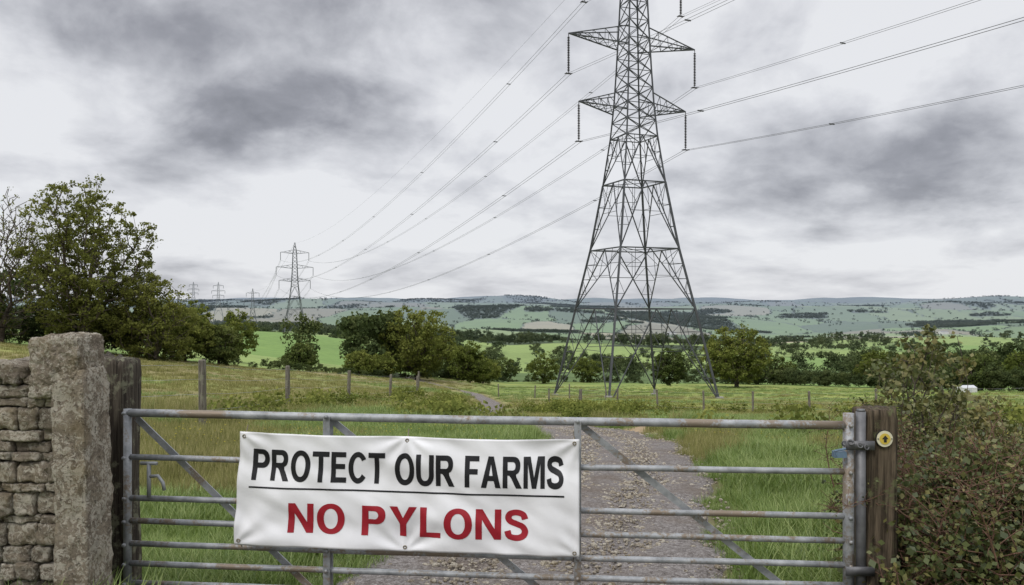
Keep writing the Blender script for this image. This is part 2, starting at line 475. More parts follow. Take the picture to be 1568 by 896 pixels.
def crown_mesh(name, nleaf, nclump, size, seedm, mat, conic=0., wide=.42):
    cc = []
    for i in range(nclump):
        while True:
            p = rng.uniform(-1, 1, 3)
            if p @ p < 1 and p @ p > .1: break
        rx = wide * (1 - conic * (p[2] + 1) / 2)
        cc.append((p[0] * rx, p[1] * rx, .54 + p[2] * .36, rng.uniform(.09, .2), rng.uniform(0, 1)))
    cc = np.array(cc)
    k = rng.integers(0, nclump, nleaf)
    d = unit_vecs(nleaf) * (rng.uniform(0, 1, nleaf) ** .45)[:, None]
    C = cc[k, :3] + d * cc[k, 3:4] * np.array([1.1, 1.1, .85])
    C[:, 2] = np.maximum(C[:, 2], .02)
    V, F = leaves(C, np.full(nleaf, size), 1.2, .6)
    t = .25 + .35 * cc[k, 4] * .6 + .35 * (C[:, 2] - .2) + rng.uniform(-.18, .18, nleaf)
    return np_mesh(name, V, F, [mat], attrs={'tint': np.repeat(np.clip(t, 0, 1), 4)})

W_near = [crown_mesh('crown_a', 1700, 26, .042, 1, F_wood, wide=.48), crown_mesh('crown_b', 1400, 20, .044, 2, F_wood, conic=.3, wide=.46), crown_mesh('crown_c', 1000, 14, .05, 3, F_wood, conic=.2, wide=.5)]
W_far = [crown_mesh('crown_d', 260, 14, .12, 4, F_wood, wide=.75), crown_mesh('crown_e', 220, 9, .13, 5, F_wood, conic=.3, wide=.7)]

N = 620000
a = np.radians(rng.uniform(-43, 43, N)); lr0, lr1 = math.log(90), math.log(9500); r = np.exp(rng.uniform(lr0, lr1, N))
dens = N / ((lr1 - lr0) * math.radians(86) * r * r)
x = np.sin(a) * r; y = np.cos(a) * r
ok = (y > edge_y(x) + 8)
x = x[ok]; y = y[ok]; dens = dens[ok]
u_ = rng.uniform(0, 1, len(x))
pre = u_ < .10 / dens
x = x[pre]; y = y[pre]; dens = dens[pre]
dv, idh = field_vor(x, y); wm = wood_mask(x, y, idh)
u_ = rng.uniform(0, 1, len(x)); base = np.minimum(.10, dens)
hw_ = 2.3 + y * .0007
keep_h = (dv < hw_) & (u_ < .09 / base) & (fbm(x / (90 + y * .05), y / (90 + y * .05), 2, 121) > .28 + .16 * sst(1200, 3500, y))
keep_w = wm & (u_ < .012 / base)
lone = u_ < .0006 / base * (1 - .93 * sst(800, 2500, y))
op = open_slope(x, y)
k = (keep_h | keep_w | lone) & ~op
x = x[k]; y = y[k]; hh = keep_h[k]
z = H(x, y)
s = np.where(hh, rng.uniform(2.0, 4.6, len(x)), rng.uniform(5.5, 10, len(x)))
big = rng.uniform(0, 1, len(x)) < .15; s = np.where(big & hh, rng.uniform(6.5, 10, len(x)), s)
s = s * (1 + .5 * sst(2000, 6000, y))
far = y > 800
P = np.stack([x, y, z - .3], 1)
wl = empty('distant_woodland')
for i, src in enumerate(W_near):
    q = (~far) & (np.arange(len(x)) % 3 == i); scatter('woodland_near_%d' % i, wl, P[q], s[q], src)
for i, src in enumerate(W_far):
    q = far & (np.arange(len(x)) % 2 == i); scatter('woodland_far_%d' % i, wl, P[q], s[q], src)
print('woodland instances', len(x), 'near', int((~far).sum()))
# pasture boundary hedge
xs = rng.uniform(-70, 130, 400); ys = edge_y(xs) + rng.uniform(-1, 3, 400)
gap_ = fbm(xs / 9, ys / 9, 2, 140) < .40
ss = rng.uniform(1.2, 2.5, len(xs)); ss[rng.uniform(0, 1, len(xs)) < .09] *= 2.2
ss = np.where((xs > -31) & (xs < -13), ss * .42, ss); ss = np.where(gap_, ss * .4, ss)
ys2 = rng.uniform(70, 200, 110); xs2 = np.interp(ys2, [66, 76, 95, 125, 190], [-30, -22, -16, -12, -9]) + rng.uniform(-2, 0, 110)
ys3 = rng.uniform(104, 190, 140); xs3 = np.interp(ys3, [104, 112, 140, 185], [95, 74, 62, 50]) + rng.uniform(0, 3, 140)
xs = np.concatenate([xs, xs2, xs3]); ys = np.concatenate([ys, ys2, ys3]); ss = np.concatenate([ss, np.where(ys2 < 120, rng.uniform(.5, 1.3, 110), rng.uniform(1.4, 2.8, 110)), rng.uniform(2.0, 4.2, 140)])
P = np.stack([xs, ys, H(xs, ys) - .2], 1)
hg = empty('field_hedgerow')
for i, src in enumerate(W_near):
    q = np.arange(len(xs)) % 3 == i; scatter('hedgerow_%d' % i, hg, P[q], ss[q], src)

# ------------------------------------------------------------------ trees : branches grown out to points filling the crown
def make_tree(name, x, y, height, cr, trunk_r, leafsize, nleaf, mat, seed, npts=500, base=None, low=.15, clus=.5, gaps=.0, fork=.4, minr=.012, shape=1.0, oneside=0.):
    r_ = np.random.default_rng(seed); sv = Vector((seed * 1.3, seed * .7, 0))
    zlo, zhi = height * low, height; zc_ = zlo + (zhi - zlo) * .45; P = []
    while len(P) < npts:
        p = r_.uniform(-1, 1, 3); q = np.linalg.norm(p)
        if q > 1 or q < .2: continue
        dirv = Vector(p / q)
        lim = 1 + .42 * mnoise.noise(dirv * 1.6 + sv) + .22 * mnoise.noise(dirv * 4 + sv)
        if q > lim: continue
        if mnoise.noise(Vector(p) * 3.2 + sv) < -.28 + gaps: continue
        zz = zc_ + p[2] * ((zhi - zc_) if p[2] > 0 else (zc_ - zlo))
        P.append((p[0] * cr * shape + oneside * cr * max(0, -p[2]), p[1] * cr, zz))
    P = np.array(P)
    nodes = [np.array((0, 0, -.3))]; par = [-1]; plen = [0.]
    nt_ = 6
    for i in range(1, nt_ + 1):
        f = i / nt_; nodes.append(np.array((.03 * height * f * r_.normal() * .4, .03 * height * f * r_.normal() * .4, height * fork * f))); par.append(len(nodes) - 2); plen.append(height * fork * f * .6)
    root_pt = nodes[-1]
    order = np.argsort(np.linalg.norm((P - root_pt) * np.array((1, 1, .8)), axis=1) + r_.normal(0, .05 * cr, len(P)))
    step = height * .05
    for pi_ in order:
        p = P[pi_]; NA_ = np.array(nodes); d = np.linalg.norm(NA_ - p, axis=1)
        cost = d + .45 * np.array(plen) + np.where(NA_[:, 2] > p[2] + .05 * height, .25 * height, 0) + np.where(NA_[:, 2] < zlo * .7, height, 0)
        j = int(np.argmin(cost)); L = d[j]; k = max(1, int(L / step)); st_ = nodes[j]
        for q in range(1, k + 1):
            f = q / k; pos = st_ * (1 - f) + p * f
            if q < k: pos = pos + r_.normal(0, .012 * height, 3) * (.5 + L / height); pos[2] += .03 * L * math.sin(math.pi * f)
            nodes.append(pos); par.append(j if q == 1 else len(nodes) - 2); plen.append(plen[par[-1]] + L / k)
    n = len(nodes); leafc = np.zeros(n)
    for i in range(n - 1, 0, -1):
        if leafc[i] == 0: leafc[i] = 1
        leafc[par[i]] += leafc[i]
    leafc = leafc / leafc[1]; rad = np.maximum(trunk_r * leafc ** .46, minr)
    rad[0] = trunk_r * 1.35
    mb = MB()
    for i in range(1, n):
        j = par[i]; ra = min(rad[j], rad[i] * 1.5) if j > 1 else rad[j]
        mb.tube([nodes[j], nodes[i]], [ra, rad[i]], 7 if rad[i] > .08 else (5 if rad[i] > .03 else 3), 0, caps=False)
    z0 = base if base is not None else hz(x, y)
    root = empty(name); root.location = (x, y, z0)
    mb.obj('trunk_and_limbs', [M_bark], root, smooth=True)
    if nleaf:
        per = r_.uniform(.1, 1, npts) ** 1.5; per /= per.sum()
        k = r_.choice(npts, nleaf, p=per)
        cs_ = clus * r_.uniform(.55, 1.35, npts)
        d = unit_vecs(nleaf) * (rng.uniform(0, 1, nleaf) ** .5)[:, None] * cs_[k][:, None]
        C = P[k] + d * np.array([1, 1, .7])
        V, Fq = leaves(C, np.full(nleaf, leafsize), 1.3, .5)
        ct = r_.uniform(0, .3, npts)
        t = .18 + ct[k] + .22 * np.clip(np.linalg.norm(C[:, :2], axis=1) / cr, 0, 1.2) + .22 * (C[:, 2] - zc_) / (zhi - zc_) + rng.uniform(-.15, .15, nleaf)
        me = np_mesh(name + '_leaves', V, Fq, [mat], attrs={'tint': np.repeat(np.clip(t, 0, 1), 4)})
        lf = bpy.data.objects.new('foliage', me); link(lf, root)
    return root

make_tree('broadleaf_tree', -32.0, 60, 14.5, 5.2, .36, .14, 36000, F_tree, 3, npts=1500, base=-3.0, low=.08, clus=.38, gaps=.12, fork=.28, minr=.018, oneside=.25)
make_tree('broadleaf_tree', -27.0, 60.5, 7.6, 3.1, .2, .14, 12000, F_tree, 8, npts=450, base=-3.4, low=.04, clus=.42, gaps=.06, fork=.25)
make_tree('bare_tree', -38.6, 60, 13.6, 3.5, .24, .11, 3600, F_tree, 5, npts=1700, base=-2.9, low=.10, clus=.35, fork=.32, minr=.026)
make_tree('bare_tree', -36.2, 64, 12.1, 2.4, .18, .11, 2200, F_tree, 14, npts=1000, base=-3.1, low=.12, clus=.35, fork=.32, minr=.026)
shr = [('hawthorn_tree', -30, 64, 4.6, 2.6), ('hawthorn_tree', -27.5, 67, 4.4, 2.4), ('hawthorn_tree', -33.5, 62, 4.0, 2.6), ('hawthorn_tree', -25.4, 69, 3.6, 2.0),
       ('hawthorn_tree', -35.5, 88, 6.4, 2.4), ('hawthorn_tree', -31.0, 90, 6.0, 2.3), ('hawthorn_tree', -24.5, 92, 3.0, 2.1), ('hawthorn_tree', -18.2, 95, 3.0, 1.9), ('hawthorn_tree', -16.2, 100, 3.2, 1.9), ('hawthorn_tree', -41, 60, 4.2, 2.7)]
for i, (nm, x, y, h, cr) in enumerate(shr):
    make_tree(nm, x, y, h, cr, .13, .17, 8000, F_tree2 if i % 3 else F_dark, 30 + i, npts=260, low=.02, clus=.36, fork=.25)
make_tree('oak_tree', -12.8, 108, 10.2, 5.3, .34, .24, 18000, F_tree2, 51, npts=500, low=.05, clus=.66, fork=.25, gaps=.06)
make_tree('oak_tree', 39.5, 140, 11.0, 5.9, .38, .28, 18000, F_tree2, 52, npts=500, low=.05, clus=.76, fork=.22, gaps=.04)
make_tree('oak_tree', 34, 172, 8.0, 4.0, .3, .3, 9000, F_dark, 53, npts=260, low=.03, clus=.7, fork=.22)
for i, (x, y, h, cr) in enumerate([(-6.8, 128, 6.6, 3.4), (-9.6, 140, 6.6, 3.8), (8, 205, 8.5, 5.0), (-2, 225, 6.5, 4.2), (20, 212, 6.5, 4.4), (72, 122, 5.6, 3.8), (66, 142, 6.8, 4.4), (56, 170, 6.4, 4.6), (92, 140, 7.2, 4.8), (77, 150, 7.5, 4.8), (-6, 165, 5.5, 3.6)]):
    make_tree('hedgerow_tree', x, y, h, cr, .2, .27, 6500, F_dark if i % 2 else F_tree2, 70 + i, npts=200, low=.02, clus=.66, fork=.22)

# ------------------------------------------------------------------ pylons
LINE = Vector((-123, 324, 0)).normalized(); ARM = Vector((LINE.y, -LINE.x, 0))
def make_pylon(name, x, y, z, arm_k=1., detail=True, tk=1., armdir=ARM, hk=1.):
    mb = MB(); ins = MB()
    L = Vector((-armdir.y, armdir.x, 0))
    lev = [(0, 12.5), (9.3, 9.1), (15.5, 6.75), (22.4, 4.75), (27.2, 3.6), (30.6, 3.05), (34, 2.7), (37.4, 2.4), (41.2, 2.1), (44.9, 1.8), (49.8, .25)]
    def corner(h, i):
        h0 = [a for a, _ in lev]; w = float(np.interp(h, h0, [b for _, b in lev])) / 2
        sx, sy = ((-1, -1), (1, -1), (1, 1), (-1, 1))[i % 4]
        return armdir * sx * w + L * sy * w + Vector((0, 0, h * hk))
    t = tk
    for i in range(4):
        for a, b in zip(lev[:-1], lev[1:]):
            mb.beam(corner(a[0], i), corner(b[0], i), (.21 if a[0] < 20 else .15) * t)
    for a, b in zip(lev[:4], lev[1:5]):
        for i in range(4):
            A_, B_, C_, D_ = corner(a[0], i), corner(a[0], i + 1), corner(b[0], i), corner(b[0], i + 1)
            Mm = (C_ + D_) / 2
            mb.beam(C_, D_, (.12 if a[0] < 20 else .09) * t)
            mb.beam(A_, Mm, .095 * t); mb.beam(B_, Mm, .095 * t)
            if detail:
                ks = (.25, .5, .75) if a[0] < 15 else (.33, .66)
                for S_, E_ in ((A_, C_), (B_, D_)):
                    for k in ks:
                        lp = S_.lerp(E_, k); bp = S_.lerp(Mm, k)
                        mb.beam(lp, bp, .05)
                        nk = min(1, k + (ks[1] - ks[0]))
                        mb.beam(bp, S_.lerp(E_, nk), .045)
                k = .55; mb.beam(A_.lerp(Mm, k), B_.lerp(Mm, k), .045)
                mb.beam(A_.lerp(Mm, k), (C_ * .75 + D_ * .25), .045); mb.beam(B_.lerp(Mm, k), (C_ * .25 + D_ * .75), .045)
        if detail:
            mb.beam(corner(b[0], 0), corner(b[0], 2), .06); mb.beam(corner(b[0], 1), corner(b[0], 3), .06)
    hs = [27.2, 28.9, 30.6, 32.3, 34, 35.7, 37.4, 39.3, 41.2, 43.05, 44.9, 46.8, 48.3]
    for a, b in zip(hs[:-1], hs[1:]):
        for i in range(4):
            mb.beam(corner(a, i), corner(b, i + 1), .07 * t); mb.beam(corner(a, i + 1), corner(b, i), .07 * t)
            if detail or (b in (30.6, 37.4, 44.9)): mb.beam(corner(b, i), corner(b, i + 1), .065 * t)
    att = []
    for h, sp in ((30.6, 6.35), (37.4, 7.5), (44.9, 5.75)):
        for sgn in (-1, 1):
            tip = armdir * sgn * sp * arm_k + Vector((0, 0, (h - .1) * hk))
            ci = (0, 3) if sgn < 0 else (1, 2)
            lo = [corner(h - .75, i) for i in ci]; up = [corner(h + 1.15, i) for i in ci]
            for q in lo: mb.beam(q, tip, .11 * t)
            for q in up: mb.beam(q, tip, .095 * t)
            n = 5 if detail else 3
            for j in range(1, n):
                k = j / n; k2 = (j - 1) / n
                for u in (0, 1):
                    mb.beam(up[u].lerp(tip, k), lo[u].lerp(tip, k), .05 * t)
                    mb.beam(up[u].lerp(tip, k), lo[u].lerp(tip, k2), .05 * t)
                mb.beam(lo[0].lerp(tip, k), lo[1].lerp(tip, k), .05 * t)
                mb.beam(lo[0].lerp(tip, k2), lo[1].lerp(tip, k), .045 * t)
            LN = 4.1
            if detail:
                pts = []; rad = []
                zz = .35
                while zz < LN - .3:
                    for dz, r_ in ((0, .05), (.05, .14), (.09, .14), (.12, .05)):
                        pts.append(tip - Vector((0, 0, zz + dz))); rad.append(r_)
                    zz += .17
                ins.tube([tip, tip - Vector((0, 0, .4))], .04, 5)
                ins.tube(pts, rad, 8)
                e = tip - Vector((0, 0, LN))
                ins.tube([tip - Vector((0, 0, LN - .35)), e], .045, 5)
                ins.beam(e - armdir * .28, e + armdir * .28, .1, .12)
                ins.beam(e - armdir * .3 - L * .25, e - armdir * .3 + L * .25, .07); ins.beam(e + armdir * .3 - L * .25, e + armdir * .3 + L * .25, .07)
            else:
                ins.tube([tip, tip - Vector((0, 0, LN))], .11 * t, 5)
            att.append(tip - Vector((0, 0, LN + .05)))
    root = empty(name); root.location = (x, y, z)
    mb.obj('lattice_tower', [M_pyl], root)
    ins.obj('insulator_strings', [M_ins if detail else M_pyl], root)
    ft = MB()
    for i in range(4):
        p = corner(0, i)
        gz = hz(x + p.x, y + p.y) - z
        ft.beam(Vector((p.x, p.y, gz - 1)), Vector((p.x, p.y, gz + .15)), .7, .7, up=(1, 0, 0))
        ft.beam(Vector((p.x, p.y, min(gz, 0) - .3)), p + Vector((0, 0, .3)), .22 * tk, up=(1, 0, 0))
    ft.obj('footings', [M_conc if detail else M_pyl], root)
    o = Vector((x, y, z))
    return [o + a for a in att], o + Vector((0, 0, 49.6 * hk))

p1 = make_pylon('electricity_pylon', 12.75, 83.5, -8.1)
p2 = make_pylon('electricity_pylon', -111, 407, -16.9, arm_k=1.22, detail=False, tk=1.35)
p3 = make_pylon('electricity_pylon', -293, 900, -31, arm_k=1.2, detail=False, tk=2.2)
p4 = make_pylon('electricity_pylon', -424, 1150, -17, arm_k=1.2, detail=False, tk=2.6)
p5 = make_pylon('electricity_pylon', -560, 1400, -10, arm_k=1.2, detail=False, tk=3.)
print('ground under pylons', hz(-111, 407), hz(-293, 900), hz(-424, 1150), hz(-560, 1400))
o = Vector((12.75, 83.5, -8.1)) - LINE * 345 + Vector((0, 0, 12))
nxt = [a - Vector((12.75, 83.5, -8.1)) + o for a in p1[0]]; nxt_top = o + Vector((0, 0, 49.6))
cb = MB()
def wire(a, b, sag, r, n=48):
    pts = []
    for i in range(n + 1):
        t = i / n; p = a.lerp(b, t); pts.append(p - Vector((0, 0, 4 * sag * t * (1 - t))))
    cb.tube(pts, r, 4, 0)
    return pts
for i in range(6):
    for o_ in (-.22, .22):
        w1 = wire(p1[0][i] + ARM * o_, p2[0][i] + ARM * o_, 9.5, .022)
        w2 = wire(p1[0][i] + ARM * o_, nxt[i] + ARM * o_, 10.5, .016)
        wire(p2[0][i] + ARM * o_, p3[0][i] + ARM * o_, 14, .04)
    for w in (w1, w2):
        for k in (3, 9, 15, 21, 28):
            q = w[k] - ARM * .22
            cb.beam(q - ARM * .27, q + ARM * .27, .07, .1)
wire(p1[1], p2[1], 7, .015); wire(p1[1], nxt_top, 8, .013); wire(p2[1], p3[1], 10, .04)
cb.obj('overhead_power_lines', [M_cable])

# ------------------------------------------------------------------ field gate
GL = Vector((-2.066, 4.28, 0)); GR = Vector((1.69, 4.0, 0))
gd = (GR - GL).normalized(); gn_ = Vector((gd.y, -gd.x, 0))
zl = [1.164, .926, .708, .585, .462, .357, .252, .13]; zr = [1.140, .907, .681, .560, .438, .335, .232, .11]
def gp(s, z, off=0):
    p = GL.lerp(GR, s); return Vector((p.x, p.y, 0)) + gn_ * off + Vector((0, 0, z))
def gs(s, i): return zl[i] * (1 - s) + zr[i] * s
gate = empty('field_gate')
mb = MB()
for i in range(8):
    r_ = .0215 if i == 0 else .0155
    pts = []
    for k in range(13):
        s_ = k / 12; pts.append(gp(s_, gs(s_, i) - .006 * math.sin(math.pi * s_) + random.uniform(-.0015, .0015)))
    mb.tube(pts, r_, 14)
mb.obj('bars', [M_galv], gate, smooth=True)
mb = MB()
mb.tube([gp(0, .02), gp(0, 1.185)], .021, 14); mb.tube([gp(1, .02), gp(1, 1.2)], .027, 16)
mb.obj('stiles', [M_galv], gate, smooth=True)
mb = MB()
sv = [.292, .640]
for s_ in sv: mb.beam(gp(s_, .03, .026), gp(s_, gs(s_, 0), .026), .036, .01, up=gn_)
for s_ in sv: mb.beam(gp(s_, .03, -.026), gp(s_, gs(s_, 0), -.026), .036, .01, up=gn_)
for a_, b_ in ((.008, .30), (.296, .64), (.645, .985)):
    mb.beam(gp(a_, gs(a_, 0) - .03, -.034), gp(b_, .11, -.034), .034, .008, up=gn_)
mb.obj('braces', [M_galv], gate)
mb = MB()
for s_ in (0., sv[0], sv[1], 1.):
    for i in range(7):
        p = gp(s_, gs(s_, i), .03); mb.tube([p, p + gn_ * .012], .011, 6)
mb.tube([gp(.036, .72, .03), gp(.036, .90, .03)], .011, 8)
mb.tube([gp(.036, .83, .03), gp(.05, .835, .035), gp(.058, .80, .04), gp(.06, .76, .04)], .009, 8)
mb.tube([gp(.024, .90, .03), gp(.048, .90, .03)], .01, 8)
mb.obj('latch_and_bolts', [M_galv], gate, smooth=True)
mb = MB()
q = Vector((1.745, 3.985, 0))
mb.tube([q, q + Vector((0, 0, 1.21))], .024, 16)
mb.tube([q + Vector((0, 0, 1.21)), q + Vector((0, 0, 1.222))], .02, 12)
for z_ in (.42, 1.045):
    mb.beam(Vector((1.66, 3.96, z_)), Vector((1.80, 3.955, z_)), .045, .008, up=(0, 1, 0))
for k in range(9):
    t = k / 8 * math.pi * 2
    c_ = Vector((1.72 + .055 * math.cos(t), 3.985 + .05 * math.sin(t), 1.05 + .012 * math.sin(t * 2)))
    mb.tube([c_ + Vector((0.012 * math.cos(a_), .006 * math.sin(a_ + k), .012 * math.sin(a_))) for a_ in np.linspace(0, 6.28, 9)], .004, 5)
mb.obj('hanging_tube_and_chain', [plain('dark_galvanised', (.13, .13, .135), .55, .5)], gate, smooth=True)
mb = MB()
mb.beam(Vector((1.60, 3.97, 1.0)), Vector((1.66, 3.965, 1.0)), .03, .04, up=(0, 1, 0)); mb.tube([(1.615, 3.955, .985), (1.60, 3.95, 1.02), (1.655, 3.95, 1.03)], .006, 6)
mb.obj('blue_catch', [plain('blue_paint', (.10, .15, .21), .5)], gate)

# ------------------------------------------------------------------ rough posts
def rough_post(name, cx, cy, w, d, z0, z1, mat, slant=0., seed=1, lean=0., jag=.014):
    nz = 48; nx = 10
    ring = []
    for k in range(4 * nx):
        t = k / (4 * nx) * 4; s = int(t); f = t - s
        p = [(-1 + 2 * f, -1), (1, -1 + 2 * f), (1 - 2 * f, 1), (-1, 1 - 2 * f)][s]
        m_ = (abs(p[0]) ** 7 + abs(p[1]) ** 7) ** (1 / 7); ring.append((p[0] / m_, p[1] / m_))
    vs = []; fs = []; n = len(ring)
    for i in range(nz + 1):
        t = i / nz
        for k, (a_, b_) in enumerate(ring):
            gro = mnoise.noise(Vector((a_ * 5, b_ * 5, t * 1.2 + seed * 7))) * .014 + mnoise.noise(Vector((a_ * 14, b_ * 14, t * 3 + seed * 3))) * .010
            top = 1 - .05 * max(0, (t - .96) / .04)
            xx = a_ * (w / 2) * top + gro * (1 if a_ > 0 else -1); yy = b_ * (d / 2) * top + gro * (1 if b_ > 0 else -1)
            zt = z1 + slant * a_ + jag * mnoise.noise(Vector((a_ * 4, b_ * 4, seed)))
            vs.append((cx + xx + lean * t, cy + yy, z0 + (zt - z0) * t))
    for i in range(nz):
        for k in range(n):
            a_ = i * n + k; b_ = i * n + (k + 1) % n; fs.append((a_, b_, b_ + n, a_ + n))
    o_ = len(vs)
    vs.append((cx + lean, cy, z1 + .004))
    for k in range(n): fs.append((nz * n + k, nz * n + (k + 1) % n, o_))
    mb = MB(); mb.add(vs, fs)
    return mb.obj(name, [mat], None, smooth=True)
rough_post('wooden_gatepost', -2.205, 4.43, .20, .2, -.3, 1.45, M_woodL, slant=-.014, seed=2, jag=.04)
rough_post('wooden_gatepost', 1.845, 4.06, .165, .17, -.3, 1.218, M_woodR, slant=.004, seed=5)

wmk = empty('waymark_sign')
def disc(mb, c, r, y0, th, mi, n=40):
    vs = []
    for yy in (y0, y0 - th):
        for k in range(n): vs.append((c[0] + r * math.cos(6.28318 * k / n), yy, c[1] + r * math.sin(6.28318 * k / n)))
    fs = [tuple(range(n, 2 * n)), tuple(range(n - 1, -1, -1))] + [(k, (k + 1) % n, n + (k + 1) % n, n + k) for k in range(n)]
    mb.add(vs, fs, mi)
mb = MB(); wc = (1.852, 1.078); fy = 4.06 - .085 - .014
disc(mb, wc, .043, fy + .006, .008, 0); disc(mb, wc, .040, fy - .003, .002, 1); disc(mb, wc, .027, fy - .006, .002, 2)
ar = [(-.007, -.016), (.007, -.016), (.007, .0), (.016, .0), (0, .018), (-.016, .0), (-.007, .0)]
mb.add([(wc[0] + a_, fy - .0105, wc[1] + b_) for a_, b_ in ar], [tuple(range(7))], 0)
for sx in (-1, 1):
    mb.tube([(wc[0] + sx * .034, fy - .004, wc[1]), (wc[0] + sx * .034, fy - .009, wc[1])], .003, 6, 0)
mb.obj('disc', [plain('black_plastic', (.02, .02, .02), .5), plain('cream_plastic', (.55, .52, .38), .5, 0, .1), plain('yellow_plastic', (.5, .37, .06), .5, 0, .1)], wmk)

# ------------------------------------------------------------------ stone wall and pillar
def cube_template(n):
    vs = {}; V = []; F = []
    def vid(p):
        k = tuple(round(c_, 5) for c_ in p)
        if k not in vs: vs[k] = len(V); V.append(k)
        return vs[k]
    g_ = np.linspace(-1, 1, n + 1)
    for ax in range(3):
        for s in (-1, 1):
            for i in range(n):
                for j in range(n):
                    q = []
                    for a_, b_ in ((g_[i], g_[j]), (g_[i + 1], g_[j]), (g_[i + 1], g_[j + 1]), (g_[i], g_[j + 1])):
                        p = [0, 0, 0]; p[ax] = s; p[(ax + 1) % 3] = a_; p[(ax + 2) % 3] = b_; q.append(vid(p))
                    F.append(tuple(q) if s > 0 else tuple(q[::-1]))
    return np.array(V), F
CT6 = cube_template(11); CT30 = cube_template(56)
def rock(store, c, h, T, seed, amp=.06, p=5., rot=0., f0=7., oct_=5, taper=0., H_=.75):
    V0, F0 = T; V, Fl, Tt = store
    o = len(V); m = (np.abs(V0) ** p).sum(1) ** (1 / p); Q = V0 / m[:, None]
    tint = random.random()
    cr_, sr_ = math.cos(rot), math.sin(rot)
    so = Vector((seed * 3.1, seed * 1.7, 0))
    for q in Q:
        w = Vector((q[0] * h[0] * (1 - taper * q[2]), q[1] * h[1], q[2] * h[2]))
        dsp = mnoise.fractal(w * f0 + so, H_, 2.1, oct_) * amp
        w = w + Vector((q[0], q[1], q[2])).normalized() * dsp
        w = Vector((w.x * cr_ - w.z * sr_, w.y, w.x * sr_ + w.z * cr_))
        V.append((c[0] + w.x, c[1] + w.y, c[2] + w.z)); Tt.append(tint)
    Fl.extend([tuple(i + o for i in f) for f in F0])
def rocks_obj(name, store, parent=None):
    V, Fl, Tt = store
    me = np_mesh(name, V, np.array(Fl), [M_stone], True, attrs={'tint': Tt})
    return link(bpy.data.objects.new(name, me), parent)
st = ([], [], [])
z = -.1; sd = 1
while z < 1.40:
    h = random.choice([.04, .055, .07, .085, .105]) * random.uniform(.9, 1.1)
    if z + h > 1.41: h = max(.045, 1.42 - z)
    x = -2.08 - random.uniform(0, .03)
    while x > -4.0:
        w = random.uniform(.07, .2)
        dj = random.uniform(-.004, .004)
        rock(st, (x - w / 2, 3.92 + random.uniform(-.025, .012), z + h / 2 + dj), (w / 2 * 1.01, .15, h / 2 * 1.0), CT6, sd, .012, 10, random.uniform(-.04, .04), 15., 5, 0, .5); sd += 1
        x -= w + .003
    z += h + .001
x = -2.14
while x > -4.0:
    w = random.uniform(.09, .2)
    rock(st, (x - w / 2, 3.93, 1.44 + random.uniform(-.02, .015)), (w / 2, .17, random.uniform(.03, .05)), CT6, sd, .018, 6, random.uniform(-.2, .2), 9.); sd += 1
    x -= w
rocks_obj('dry_stone_wall', st)
st = ([], [], [])
rock(st, (-2.062, 3.84, .64), (.080, .12, .80), CT30, 91, .012, 14, .022, 9., 7, 0, .45)
rock(st, (-2.145, 3.85, 1.455), (.120, .13, .145), CT30, 95, .014, 12, .03, 9., 7, 0, .45)
st[2][:] = [.8] * len(st[2])
rocks_obj('stone_gate_pillar', st)

# ------------------------------------------------------------------ banner
CBL = Vector((-1.446, 4.165, .496)); CBR = Vector((.342, 4.045, .465)); CTL = Vector((-1.415, 4.175, 1.084)); CTR = Vector((.342, 4.045, 1.063))
bn = (CTR - CTL).cross(CTL - CBL).normalized()
if bn.y > 0: bn = -bn
def bsurf(s, t, off=0.):
    p = CBL.lerp(CBR, s).lerp(CTL.lerp(CTR, s), t)
    e = abs(math.sin(math.pi * 2 * s))
    zs = -.008 * e * t ** 4 + .004 * e * (1 - t) ** 4 - .006 * math.sin(math.pi * s)
    d = .010 * math.sin(s * 9 + t * 2.5) * (.4 + .6 * (1 - t)) + .006 * math.sin(s * 23 - t * 5) * (1 - t * .4) + .005 * math.sin(s * 6 + t * 14)
    d += .018 * mnoise.noise(Vector((s * 5 + t * 2, t * 2.2 - s, 3.1))) + .008 * mnoise.noise(Vector((s * 16 + t * 6, t * 5, 8.)))
    for cx_, cy_ in ((0, 1), (1, 1), (0, 0), (1, 0), (.5, 1), (.5, 0)):
        dx = (s - cx_) * 3; dy = t - cy_; rr_ = math.hypot(dx, dy)
        an = math.atan2(dy, dx); d += .009 * math.sin(an * 9) * math.exp(-rr_ * 2.4) * min(1, rr_ * 6)
    return p + bn * (d + .018 + off) + Vector((0, 0, zs))
ban = empty('protest_banner')
NS, NT = 150, 56
V = [bsurf(i / NS, j / NT) for j in range(NT + 1) for i in range(NS + 1)]
Fb = [(j * (NS + 1) + i, j * (NS + 1) + i + 1, (j + 1) * (NS + 1) + i + 1, (j + 1) * (NS + 1) + i) for j in range(NT) for i in range(NS)]
m, nt = new_mat('white_vinyl')
g_ = nd(nt, 'ShaderNodeNewGeometry'); n1 = noise(nt, g_.outputs['Position'], 3, 5, .6)
principled(nt, ramp(nt, n1, [(.3, (.65, .65, .67)), (.7, (.74, .74, .755))]), .42, 0, bump(nt, n1, .25, .02), .4)
M_vinyl = m
mb = MB(); mb.add(V, Fb); bo = mb.obj('vinyl_sheet', [M_vinyl], ban, smooth=True)
sm = bo.modifiers.new('thick', 'SOLIDIFY'); sm.thickness = .0012; sm.offset = -1
M_blk = plain('black_print', (.012, .012, .014), .5, 0, .1); M_red = plain('red_print', (.28, .012, .022), .5, 0, .08)
def arc(cx, cy, rx, ry, a0, a1, n=20, e=2.0):
    out = []
    for k in range(n + 1):
        t = math.radians(a0 + (a1 - a0) * k / n); c_, s_ = math.cos(t), math.sin(t)
        out.append((cx + rx * math.copysign(abs(c_) ** (2 / e), c_), cy + ry * math.copysign(abs(s_) ** (2 / e), s_)))
    return out
